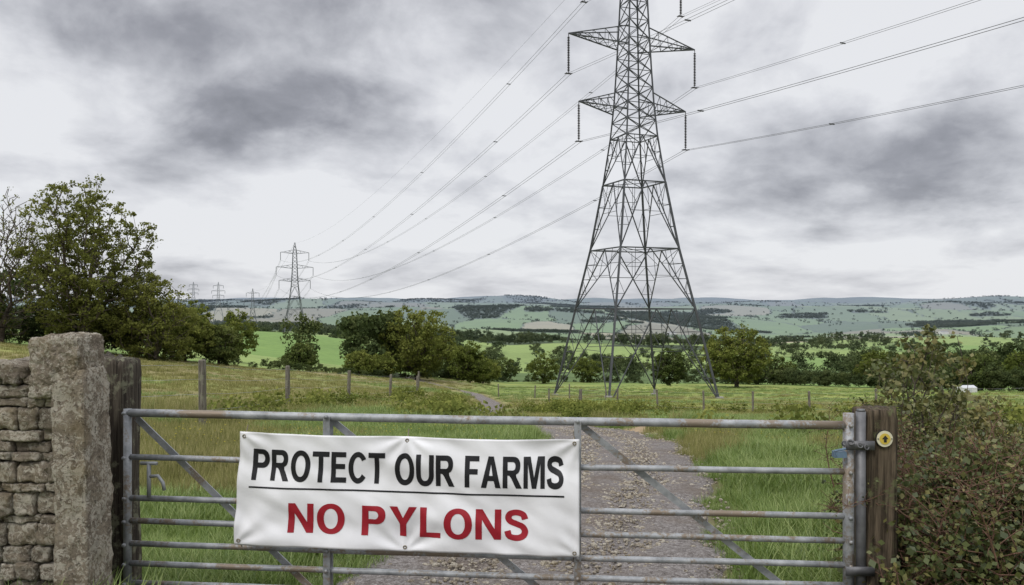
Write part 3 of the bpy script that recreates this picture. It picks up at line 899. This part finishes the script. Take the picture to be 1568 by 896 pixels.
def s_glyph():
    sp = catmull([(.60, .70), (.535, .85), (.345, .913), (.165, .865), (.108, .735), (.175, .615), (.35, .535), (.53, .45), (.60, .295), (.53, .145), (.345, .085), (.145, .14), (.085, .31)], 6)
    t = np.gradient(sp, axis=0); t /= np.linalg.norm(t, axis=1)[:, None]; n_ = np.stack([-t[:, 1], t[:, 0]], 1); w = .095
    return [[tuple(p) for p in sp + n_ * w] + [tuple(p) for p in (sp - n_ * w)[::-1]]]
G = {
 'P': (.72, [[(0, 0), (0, 1), (.4, 1)] + arc(.4, .69, .31, .31, 90, -90, e=2.3) + [(.2, .38), (.2, 0)], [(.2, .83), (.2, .55)] + arc(.38, .69, .12, .14, -90, 90, 12)]),
 'R': (.78, [[(0, 0), (0, 1), (.44, 1)] + arc(.44, .715, .29, .285, 90, -70, e=2.3) + [(.57, .36), (.80, 0), (.555, 0), (.36, .31), (.28, .40), (.2, .405), (.2, 0)], [(.2, .83), (.2, .57)] + arc(.42, .70, .11, .13, -90, 90, 12)]),
 'O': (.84, [arc(.42, .5, .42, .517, 0, 354, 48, 2.15), arc(.42, .5, .21, .345, 0, 352, 40, 2.15)]),
 'T': (.72, [[(0, .83), (0, 1), (.72, 1), (.72, .83), (.46, .83), (.46, 0), (.26, 0), (.26, .83)]]),
 'E': (.65, [[(0, 0), (0, 1), (.63, 1), (.63, .83), (.2, .83), (.2, .61), (.59, .61), (.59, .44), (.2, .44), (.2, .17), (.65, .17), (.65, 0)]]),
 'C': (.77, [arc(.41, .5, .41, .517, 34, 322, 40) + arc(.41, .5, .205, .345, 322, 38, 32)]),
 'U': (.74, [[(0, 1)] + arc(.37, .37, .37, .387, 180, 360, 24, 2.2) + [(.74, 1), (.54, 1)] + arc(.37, .38, .17, .225, 360, 180, 20, 2.2) + [(.2, 1)]]),
 'F': (.60, [[(0, 0), (0, 1), (.60, 1), (.60, .83), (.2, .83), (.2, .59), (.54, .59), (.54, .42), (.2, .42), (.2, 0)]]),
 'A': (.82, [[(0, 0), (.30, 1), (.52, 1), (.82, 0), (.60, 0), (.535, .225), (.285, .225), (.22, 0)], [(.335, .39), (.485, .39), (.41, .76)]]),
 'M': (.88, [[(0, 0), (0, 1), (.29, 1), (.44, .34), (.59, 1), (.88, 1), (.88, 0), (.70, 0), (.70, .78), (.53, 0), (.35, 0), (.18, .78), (.18, 0)]]),
 'S': (.70, s_glyph()),
 'N': (.75, [[(0, 0), (0, 1), (.2, 1), (.56, .36), (.56, 1), (.75, 1), (.75, 0), (.55, 0), (.19, .66), (.19, 0)]]),
 'Y': (.82, [[(.31, 0), (.31, .42), (0, 1), (.235, 1), (.41, .62), (.585, 1), (.82, 1), (.51, .42), (.51, 0)]]),
 'L': (.62, [[(0, 0), (0, 1), (.2, 1), (.2, .17), (.62, .17), (.62, 0)]]),
}
def letters(text, s0, s1, t0, t1, mat, nm, gap=.09, word=.34):
    cu = bpy.data.curves.new(nm, 'CURVE'); cu.dimensions = '2D'; cu.fill_mode = 'BOTH'
    px = 0
    for ch in text:
        if ch == ' ': px += word; continue
        w_, cs_ = G[ch]
        for cc_ in cs_:
            sp = cu.splines.new('POLY'); sp.points.add(len(cc_) - 1)
            for q, (a_, b_) in zip(sp.points, cc_): q.co = (px + a_, b_, 0, 1)
            sp.use_cyclic_u = True
        px += w_ + gap
    to = bpy.data.objects.new(nm, cu); COL.objects.link(to)
    dg = bpy.context.evaluated_depsgraph_get(); dg.update()
    me = bpy.data.meshes.new_from_object(to.evaluated_get(dg))
    bpy.data.objects.remove(to)
    bm = bmesh.new(); bm.from_mesh(me)
    bmesh.ops.remove_doubles(bm, verts=bm.verts, dist=1e-5)
    xs = [v.co.x for v in bm.verts]; x0, x1, y0, y1 = min(xs), max(xs), 0, 1
    for v in bm.verts:
        v.co.x = s0 + (v.co.x - x0) / (x1 - x0) * (s1 - s0); v.co.y = t0 + (v.co.y - y0) / (y1 - y0) * (t1 - t0); v.co.z = 0
    for k in range(1, NS):
        s_ = k / NS
        if s0 < s_ < s1: bmesh.ops.bisect_plane(bm, geom=bm.verts[:] + bm.edges[:] + bm.faces[:], plane_co=(s_, 0, 0), plane_no=(1, 0, 0))
    for k in range(1, NT):
        t_ = k / NT
        if t0 < t_ < t1: bmesh.ops.bisect_plane(bm, geom=bm.verts[:] + bm.edges[:] + bm.faces[:], plane_co=(0, t_, 0), plane_no=(0, 1, 0))
    for v in bm.verts: v.co = bsurf(v.co.x, v.co.y, .0018)
    m2 = bpy.data.meshes.new(nm); bm.to_mesh(m2); bm.free(); m2.materials.clear(); m2.materials.append(mat)
    link(bpy.data.objects.new(nm, m2), ban)
letters('PROTECT OUR FARMS', .042, .955, .578, .852, M_blk, 'lettering_top', .085, .36)
letters('NO PYLONS', .158, .855, .128, .39, M_red, 'lettering_bottom', .10, .42)
mb = MB()
NL = 110; vs = []
for i in range(NL + 1):
    s_ = .036 + (.957 - .036) * i / NL
    vs.append(bsurf(s_, .508, .0018)); vs.append(bsurf(s_, .523, .0018))
mb.add(vs, [(2 * i, 2 * i + 2, 2 * i + 3, 2 * i + 1) for i in range(NL)]); mb.obj('underline', [M_blk], ban)
mb = MB()
for s_, t_ in ((.014, .96), (.986, .965), (.014, .04), (.986, .035), (.5, .965), (.5, .035)):
    p = bsurf(s_, t_, .002)
    mb.tube([p + Vector((.008 * math.cos(a_), 0, .008 * math.sin(a_))) for a_ in np.linspace(0, 6.2832, 13)], .0028, 6)
    mb.tube([p + Vector((0, .004, 0)), p + Vector((.002, .03, .02 if t_ > .5 else -.02)), p + Vector((0.0, .06, .05 if t_ > .5 else -.05))], .003, 5)
mb.obj('eyelets_and_ties', [plain('brass', (.2, .17, .12), .5, .5)], ban, smooth=True)

# ------------------------------------------------------------------ wire fences
def fence(name, P, hpost=1.15, pr=.055):
    root = empty(name); mp = MB(); mw = MB(); tops = []
    for (x, y) in P:
        z = hz(x, y); lx, ly = random.uniform(-.06, .06), random.uniform(-.04, .04); h = hpost * random.uniform(.9, 1.1)
        mp.tube([(x, y, z - .3), (x + lx * .5, y + ly * .5, z + h * .5), (x + lx, y + ly, z + h), (x + lx, y + ly, z + h + .015)], [pr, pr * .97, pr * .93, pr * .6], 7)
        tops.append((Vector((x, y, z)), Vector((x + lx, y + ly, z + h))))
    for k in (.25, .5, .72, .93):
        for a_, b_ in zip(tops[:-1], tops[1:]):
            p = a_[0].lerp(a_[1], k); q = b_[0].lerp(b_[1], k)
            pts = [p.lerp(q, t) - Vector((0, 0, .06 * 4 * t * (1 - t))) for t in (0, .25, .5, .75, 1)]
            mw.tube(pts, .004, 3)
    mp.obj('posts', [M_post], root, smooth=False); mw.obj('wires', [M_galv], root)
fence('wire_fence', [(-10.5, 10), (-6.6, 17), (-7.6, 27), (-7.6, 37), (-7.2, 47), (-6.8, 57), (-8, 68)], 1.4, .085)
fence('wire_fence', [(2.6, 56), (4.6, 53), (6.6, 50), (8.6, 47), (10.6, 44), (12.4, 41), (14.2, 38), (16, 35), (17.8, 32), (19.6, 29), (21.4, 26.5)], 1.2, .06)
fence('wire_fence', [(-1.2, 72), (2, 70), (5, 69), (8, 68), (4.5, 53.5)], 1.2, .06)

# ------------------------------------------------------------------ grass
def tuft(name, nb, spread, hmin, hmax, w, mat, lean=.5):
    V = []; F = []; T = []
    for b_ in range(nb):
        r_ = spread * math.sqrt(random.random()); a_ = random.uniform(0, 6.283); x, y = r_ * math.cos(a_), r_ * math.sin(a_)
        h = random.uniform(hmin, hmax); d = random.uniform(0, 6.283); le = random.uniform(.1, lean) * h
        dx, dy = math.cos(d), math.sin(d); sx, sy = -dy * w, dx * w; o = len(V); tt = random.uniform(.15, .85)
        for k, (f, wz) in enumerate(((0, 1), (.4, .85), (.75, .55), (1, .06))):
            cx, cy, cz = x + dx * le * f * f, y + dy * le * f * f, h * f * (1 - .12 * f)
            V += [(cx - sx * wz, cy - sy * wz, cz), (cx + sx * wz, cy + sy * wz, cz)]; T += [max(0, tt - .3 + .4 * f)] * 2
        for k in range(3): F.append((o + 2 * k, o + 2 * k + 1, o + 2 * k + 3, o + 2 * k + 2))
    return np_mesh(name, V, F, [mat], attrs={'tint': T})
TG = [tuft('tuft_a', 42, .13, .05, .17, .0032, F_grass), tuft('tuft_b', 34, .12, .07, .23, .003, F_grass, .9), tuft('tuft_c', 26, .14, .08, .26, .0026, F_dry, .6)]
TC = [tuft('tuft_d', 46, .3, .06, .2, .009, F_grass, .8), tuft('tuft_e', 40, .3, .08, .24, .008, F_dry, .8)]
def samp(N, r0, r1, amax=40):
    a = np.radians(rng.uniform(-amax, amax, N)); r = np.exp(rng.uniform(math.log(r0), math.log(r1), N))
    return np.sin(a) * r, np.cos(a) * r
x, y = samp(48000, 4.0, 26, 40)
d_ = dist_track(x, y) / track_hw(y)
k = (d_ > .93 + .3 * (vnoise(x * 2, y * 2, 33) - .5)) & (dist_path(x, y) > .35) & (rng.uniform(0, 1, len(x)) < np.clip((y / 8.) ** 1.2, .25, 1))
x = x[k]; y = y[k]; d_ = d_[k]
s = rng.uniform(.6, 1.25, len(x)) * (.45 + 1.1 * fbm(x / 1.2, y / 1.2, 2, 44)) * (1 + .6 * sst(10, 26, y)) * np.where(d_ < 1.15, .6, 1.)
dry = (fbm(x / 3, y / 3, 3, 77) + .25 * sst(-3, -8, x) * sst(8, 16, y)) > .56
P = np.stack([x, y, H(x, y) - .01], 1); gr = empty('grass'); ar_ = np.arange(len(x))
scatter('grass_a', gr, P[~dry & (ar_ % 2 == 0)], s[~dry & (ar_ % 2 == 0)], TG[0]); scatter('grass_b', gr, P[~dry & (ar_ % 2 == 1)], s[~dry & (ar_ % 2 == 1)], TG[1]); scatter('grass_c', gr, P[dry], s[dry], TG[2])
x, y = samp(24000, 20, 150, 40)
k = (y < edge_y(x)) & (dist_track(x, y) > track_hw(y) * 1.3) & (dist_path(x, y) > .5); x = x[k]; y = y[k]
s = rng.uniform(.5, 1.2, len(x)) * (1 + .4 * sst(30, 100, y)) * (.5 + .8 * fbm(x / 6, y / 6, 2, 45))
dry = (fbm(x / 8, y / 5, 3, 78) + .2 * sst(-3, -8, x)) > .53
P = np.stack([x, y, H(x, y) - .02], 1)
scatter('grass_d', gr, P[~dry], s[~dry], TC[0]); scatter('grass_e', gr, P[dry], s[dry], TC[1])
x = np.concatenate([rng.uniform(-3.6, -1.75, 420), rng.uniform(1.55, 3.2, 200)]); y = np.concatenate([rng.uniform(3.2, 3.66, 420), rng.uniform(3.9, 5.2, 200)])
s = np.concatenate([rng.uniform(1.5, 2.5, 420), rng.uniform(1.1, 1.9, 200)])
scatter('grass_f', gr, np.stack([x, y, H(x, y)], 1), s, TG[1])
mb = MB()
for i in range(4):
    a_ = random.uniform(0, 6.28); r_ = random.uniform(0, .5); x0, y0, h_ = r_ * math.cos(a_), r_ * math.sin(a_), random.uniform(.16, .26)
    mb.tube([(x0, y0, 0), (x0 + .01, y0, h_)], .0015, 3, 1)
    n = 6; vs = [(x0 + .012 * math.cos(6.28 * k_ / n), y0 + .012 * math.sin(6.28 * k_ / n), h_ + .008) for k_ in range(n)] + [(x0 + .01, y0, h_)]
    mb.add(vs, [(k_, (k_ + 1) % n, n) for k_ in range(n)], 0)
me = bpy.data.meshes.new('buttercup'); me.from_pydata(mb.v, [], mb.f); me.materials.append(M_yel); me.materials.append(F_grass); me.polygons.foreach_set('material_index', mb.m)
x, y = samp(1100, 12, 110, 38); k = (y < edge_y(x)) & (dist_track(x, y) > 1.8) & (fbm(x / 7, y / 7, 2, 60) > .5); x = x[k]; y = y[k]
bc = empty('buttercup_flowers'); scatter('buttercups', bc, np.stack([x, y, H(x, y)], 1), rng.uniform(.8, 1.2, len(x)) * (1 + .5 * sst(20, 90, y)), me)

# loose stones on the track
st = ([], [], []); CT2 = cube_template(3)
rock(st, (0, 0, 0), (.5, .38, .28), CT2, 3, .06, 2.6, 0, 1.5)
rk = np_mesh('pebble', st[0], np.array(st[1]), [M_stone], True, attrs={'tint': st[2]})
yy = np.exp(rng.uniform(math.log(4.6), math.log(24), 13000)); cx = np.interp(yy, TRACK[:, 1], TRACK[:, 0]); xx = cx + rng.normal(0, .8, len(yy))
k = dist_track(xx, yy) < track_hw(yy) * 1.08; xx = xx[k]; yy = yy[k]
stn = empty('loose_stones'); scatter('stones', stn, np.stack([xx, yy, H(xx, yy) + .036], 1), np.minimum(rng.gamma(1.8, .009, len(xx)) + .007, .06), rk)

def leafclump(name, n, rad, size, mat, up=.3):
    C = unit_vecs(n) * (rng.uniform(0, 1, n) ** .5)[:, None] * rad; C[:, 2] = np.abs(C[:, 2]) * 1.1
    V, Fq = leaves(C, np.full(n, size), 1.35, up)
    return np_mesh(name, V, Fq, [mat], attrs={'tint': np.repeat(np.clip(.2 + .5 * C[:, 2] / rad + rng.uniform(-.2, .3, n), 0, 1), 4)})
LC = leafclump('weed_clump', 160, .5, .07, F_tree2)
xs = []; ys = []
for (a_, b_, n, sp) in (((.5, 40), (5, 52), 90, 1.), ((2.5, 27), (5, 42), 60, .9), ((-1.5, 22), (-3, 34), 50, .8), ((-7, 20), (-7, 60), 60, .5), ((-3.6, 36), (-4.2, 62), 45, .7), ((3, 56), (21, 27), 120, .5), ((5.5, 16), (14, 17), 30, .8)):
    t = rng.uniform(0, 1, n); xs.append(a_[0] + (b_[0] - a_[0]) * t + rng.normal(0, sp, n)); ys.append(a_[1] + (b_[1] - a_[1]) * t + rng.normal(0, sp, n))
xs = np.concatenate(xs); ys = np.concatenate(ys); k = dist_track(xs, ys) > 1.5; xs = xs[k]; ys = ys[k]
wd = empty('wayside_weeds'); scatter('weeds', wd, np.stack([xs, ys, H(xs, ys) - .05], 1), rng.uniform(.5, 1.5, len(xs)), LC)

# ------------------------------------------------------------------ bramble hedge on the right
def sprig(name, n, rad, size, mat):
    mb = MB(); Cs = []
    for k in range(5):
        d = Vector((random.gauss(0, 1), random.gauss(0, 1), random.gauss(.3, .8))).normalized(); p = Vector((0, 0, 0)); pts = [p.copy()]
        for j in range(4):
            d = (d + Vector((random.gauss(0, .2), random.gauss(0, .2), random.gauss(-.02, .2)))).normalized(); p = p + d * rad / 4; pts.append(p.copy())
            for _ in range(n // 20): Cs.append(tuple(p + Vector((random.gauss(0, .022), random.gauss(0, .022), random.gauss(0, .022)))))
        mb.tube(pts, [.0035, .003, .0025, .002, .0012], 4, 1, caps=False)
    C = np.array(Cs); V, Fq = leaves(C, np.full(len(C), size), 1.35, .8)
    o = len(V); VV = [tuple(v) for v in V] + mb.v; FF = [tuple(f) for f in Fq] + [tuple(i + o for i in f) for f in mb.f]
    me = bpy.data.meshes.new(name); me.from_pydata(VV, [], FF); me.materials.append(mat); me.materials.append(M_twig)
    me.polygons.foreach_set('material_index', [0] * len(Fq) + [1] * len(mb.f))
    at = me.attributes.new('tint', 'FLOAT', 'POINT'); at.data.foreach_set('value', np.concatenate([np.repeat(rng.uniform(.05, .95, len(Fq)), 4), np.zeros(len(mb.v))]).astype(np.float32))
    return me
SP = [sprig('sprig_a', 80, .17, .026, F_bram), sprig('sprig_b', 60, .2, .022, F_bram), sprig('sprig_c', 36, .24, .018, F_bram)]
hb = empty('bramble_hedge')
def mound(cx, cy, rx, ry, h, n):
    p = []
    while len(p) < n:
        a_ = random.uniform(0, 6.283); u_ = random.uniform(0, 1); rr_ = random.uniform(.5, 1.0) ** .5
        el = math.asin(u_)
        lump = 1 + .30 * mnoise.noise(Vector((math.cos(a_) * 2 + cx, math.sin(a_) * 2, u_ * 3))) + .2 * mnoise.noise(Vector((math.cos(a_) * 6 + cx, math.sin(a_) * 6, u_ * 8)))
        p.append((cx + rx * rr_ * lump * math.cos(el) ** .7 * math.cos(a_), cy + ry * rr_ * lump * math.cos(el) ** .7 * math.sin(a_), h * rr_ * lump * u_ ** .8))
    return p
P = mound(2.72, 4.2, .80, .7, .86, 1700) + mound(2.35, 3.8, .42, .35, .55, 550) + mound(2.0, 3.75, .28, .25, .38, 220) + mound(3.9, 5.2, 1.2, 1.0, .66, 700) + mound(3.0, 5.4, .6, .8, .7, 350)
P = np.array(P); kk = rng.uniform(0, 1, len(P))
sc = rng.uniform(.7, 1.3, len(P))
scatter('bramble_a', hb, P[kk < .4], sc[kk < .4], SP[0]); scatter('bramble_b', hb, P[(kk >= .4) & (kk < .75)], sc[(kk >= .4) & (kk < .75)], SP[1]); scatter('bramble_c', hb, P[kk >= .75], sc[kk >= .75], SP[2])
mb = MB(); sp = []
for i in range(90):
    bx, by = random.choice([(2.5, 4.1), (2.7, 4.4), (3.0, 4.8), (2.8, 5.3), (3.4, 5.1), (2.3, 3.8)]); p = Vector((bx + random.gauss(0, .3), by + random.gauss(0, .25), random.uniform(.3, .6)))
    d = Vector((random.gauss(0, .35), random.gauss(0, .3), 1)).normalized(); pts = [p.copy()]; L_ = random.uniform(.3, .65)
    for j in range(8):
        d = (d + Vector((random.gauss(0, .12), random.gauss(0, .12), random.gauss(-.09, .08)))).normalized(); p = p + d * L_ / 8; pts.append(p.copy())
        if j > 1: sp.append(tuple(p))
    mb.tube(pts, [.005 * (1 - .1 * k) for k in range(9)], 5, caps=False)
mb.obj('arching_stems', [M_twig], hb, smooth=True)
sp = np.array(sp); scatter('shoot_leaves', hb, sp, rng.uniform(.25, .6, len(sp)), SP[2])
def sapling(x, y, h, cr, nl, seed, ls=.032):
    make_tree('hawthorn_shrub', x, y, h, cr, .02, ls, nl, F_bram, seed, npts=240, low=.15, clus=.08, fork=.25, minr=.0025)
sapling(2.95, 5.6, 1.72, .36, 2000, 201); sapling(3.35, 5.9, 1.15, .5, 2400, 202); sapling(3.3, 6.6, 1.5, .45, 2400, 204); sapling(4.3, 6.8, .95, .6, 2400, 205)

# small farm buildings in the valley, and a small white shed by the pasture hedge
def building(fm, x, y, w, l, h, rt, roof=1.5):
    z = hz(x, y) - .1; ca, sa = math.cos(rt), math.sin(rt)
    def T_(a_, b_, c_): return (x + a_ * ca - b_ * sa, y + a_ * sa + b_ * ca, z + c_)
    vs = [T_(-w / 2, -l / 2, 0), T_(w / 2, -l / 2, 0), T_(w / 2, l / 2, 0), T_(-w / 2, l / 2, 0), T_(-w / 2, -l / 2, h), T_(w / 2, -l / 2, h), T_(w / 2, l / 2, h), T_(-w / 2, l / 2, h), T_(-w / 2, 0, h * roof), T_(w / 2, 0, h * roof)]
    fm.add(vs, [(0, 1, 5, 4), (2, 3, 7, 6), (1, 2, 6, 9, 5), (3, 0, 4, 8, 7)], 0); fm.add(vs, [(4, 5, 9, 8), (6, 7, 8, 9)], 1)
    if y < 200:
        dv_ = [T_(-w * .12, -l / 2 - .03, 0), T_(w * .12, -l / 2 - .03, 0), T_(w * .12, -l / 2 - .03, h * .8), T_(-w * .12, -l / 2 - .03, h * .8)]
        fm.add(dv_, [(0, 1, 2, 3)], 1)
M_wh = plain('render_wall', (.55, .55, .54), .8); M_sl = plain('slate_roof', (.2, .2, .21), .7)
fm = MB()
for b_ in ((520, 900, 14, 8, 5, .3), (700, 1050, 12, 8, 5, .1), (610, 1300, 20, 9, 5, .5), (-80, 1100, 14, 8, 5, .2), (980, 1700, 22, 10, 6, 0.1), (1050, 1760, 14, 9, 6, .6), (420, 2100, 24, 12, 6, .4), (1300, 2400, 26, 12, 7, .2), (330, 1500, 16, 9, 5, .2), (820, 1350, 16, 8, 5, .7)):
    building(fm, *b_)
fm.obj('distant_farm_buildings', [M_wh, M_sl])
fm = MB(); building(fm, 56.5, 99, 1.9, 1.3, .75, .1, 1.35); fm.obj('white_shed', [M_wh, plain('pale_roof', (.45, .46, .48), .6)])

# ------------------------------------------------------------------ world
w = bpy.data.worlds.new("World"); scene.world = w; w.use_nodes = True
nt = w.node_tree; nt.nodes.clear()
tc = nd(nt, 'ShaderNodeTexCoord'); sx = nd(nt, 'ShaderNodeSeparateXYZ'); nt.links.new(tc.outputs['Generated'], sx.inputs[0])
dx, dy, dz = sx.outputs
lz = mth(nt, 'MULTIPLY', mth(nt, 'LOGARITHM', mth(nt, 'ADD', mth(nt, 'MAXIMUM', dz, 0.), .13), 2.718), .62)
cmb = nd(nt, 'ShaderNodeCombineXYZ'); nt.links.new(dx, cmb.inputs[0]); nt.links.new(dy, cmb.inputs[1]); nt.links.new(lz, cmb.inputs[2])
PL = cmb.outputs[0]
az = mth(nt, 'ARCTAN2', dx, dy); el = mth(nt, 'ARCSINE', dz)
nA = noise(nt, PL, 3.4, 8, .52, .35); nB = noise(nt, PL, 9., 6, .58, .25)
nW = nd(nt, 'ShaderNodeTexNoise'); nt.links.new(PL, nW.inputs['Vector']); nW.inputs['Scale'].default_value = 6; nW.inputs['Detail'].default_value = 7; nW.inputs['Roughness'].default_value = .55
sw = nd(nt, 'ShaderNodeSeparateColor'); nt.links.new(nW.outputs['Color'], sw.inputs[0])
azw = mth(nt, 'ADD', az, mth(nt, 'MULTIPLY', mth(nt, 'SUBTRACT', sw.outputs[0], .5), .34))
elw = mth(nt, 'ADD', el, mth(nt, 'MULTIPLY', mth(nt, 'SUBTRACT', sw.outputs[1], .5), .15))
def gauss(ca, ce, sa, se, wt, pw=2.):
    a_ = mth(nt, 'POWER', mth(nt, 'ABSOLUTE', mth(nt, 'DIVIDE', mth(nt, 'SUBTRACT', azw, ca), sa)), pw)
    b_ = mth(nt, 'POWER', mth(nt, 'ABSOLUTE', mth(nt, 'DIVIDE', mth(nt, 'SUBTRACT', elw, ce), se)), pw)
    return mth(nt, 'MULTIPLY', mth(nt, 'EXPONENT', mth(nt, 'MULTIPLY', mth(nt, 'ADD', a_, b_), -1.)), wt)
tot = mth(nt, 'MULTIPLY', mth(nt, 'SUBTRACT', nA, .5), 2.1)
tot = mth(nt, 'ADD', tot, mth(nt, 'MULTIPLY', mth(nt, 'SUBTRACT', nB, .5), .95))
for g5 in ((-.34, .30, .19, .085, .36, 4.), (-.27, .215, .14, .035, .32, 3.), (-.56, .33, .16, .06, .14, 2.), (.40, .15, .2, .045, .32, 3.), (.2, .2, .2, .02, .14, 2.), (-.05, .10, .4, .05, -.12, 2.), (.1, .3, .22, .08, -.02, 2.), (-.5, .15, .2, .02, .14, 2.), (-.15, .15, .12, .015, .14, 2.), (.1, .035, .9, .03, -.02, 2.)):
    tot = mth(nt, 'ADD', tot, gauss(*g5))
tt = mth(nt, 'ADD', tot, .15, clamp=True)
cc = ramp(nt, tt, [(0, (.82, .83, .86)), (.2, (.69, .70, .74)), (.42, (.52, .53, .57)), (.68, (.33, .337, .375)), (1, (.20, .206, .232))])
sky = nd(nt, 'ShaderNodeTexSky', sky_type='NISHITA'); sky.sun_disc = False
SE, SR = math.radians(48), math.radians(215)
sky.sun_elevation = SE; sky.sun_rotation = SR
skc = mixc(nt, 1., sky.outputs[0], (.1, .1, .1), 'MULTIPLY')
cc = mixc(nt, .95, skc, cc)
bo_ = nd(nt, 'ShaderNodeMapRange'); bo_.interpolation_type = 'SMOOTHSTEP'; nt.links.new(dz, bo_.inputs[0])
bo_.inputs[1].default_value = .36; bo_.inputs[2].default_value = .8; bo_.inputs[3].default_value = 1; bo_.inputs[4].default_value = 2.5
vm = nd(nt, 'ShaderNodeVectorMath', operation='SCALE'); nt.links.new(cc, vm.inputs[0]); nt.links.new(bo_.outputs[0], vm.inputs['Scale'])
below = mth(nt, 'GREATER_THAN', dz, -.01)
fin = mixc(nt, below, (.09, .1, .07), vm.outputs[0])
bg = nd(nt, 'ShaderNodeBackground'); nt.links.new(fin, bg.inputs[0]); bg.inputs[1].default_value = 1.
wo = nd(nt, 'ShaderNodeOutputWorld'); nt.links.new(bg.outputs[0], wo.inputs[0])

sl = bpy.data.lights.new('sun', 'SUN'); sl.energy = 1.5; sl.angle = math.radians(14); sl.color = (1, .96, .9)
so = bpy.data.objects.new('sun', sl); link(so)
sd_ = Vector((math.sin(SR) * math.cos(SE), math.cos(SR) * math.cos(SE), math.sin(SE)))
so.rotation_euler = sd_.to_track_quat('Z', 'Y').to_euler()

cam = bpy.data.cameras.new('camera'); co = bpy.data.objects.new('camera', cam); link(co)
co.location = (0, 0, CAMZ); co.rotation_euler = (math.radians(90), 0, 0)
cam.lens = 28; cam.sensor_width = 36; cam.shift_y = 17 / 1568; cam.clip_start = .05; cam.clip_end = 40000
scene.camera = co
scene.view_settings.view_transform = 'Standard'
try: scene.view_settings.look = 'None'
except Exception: pass
scene.view_settings.exposure = 0
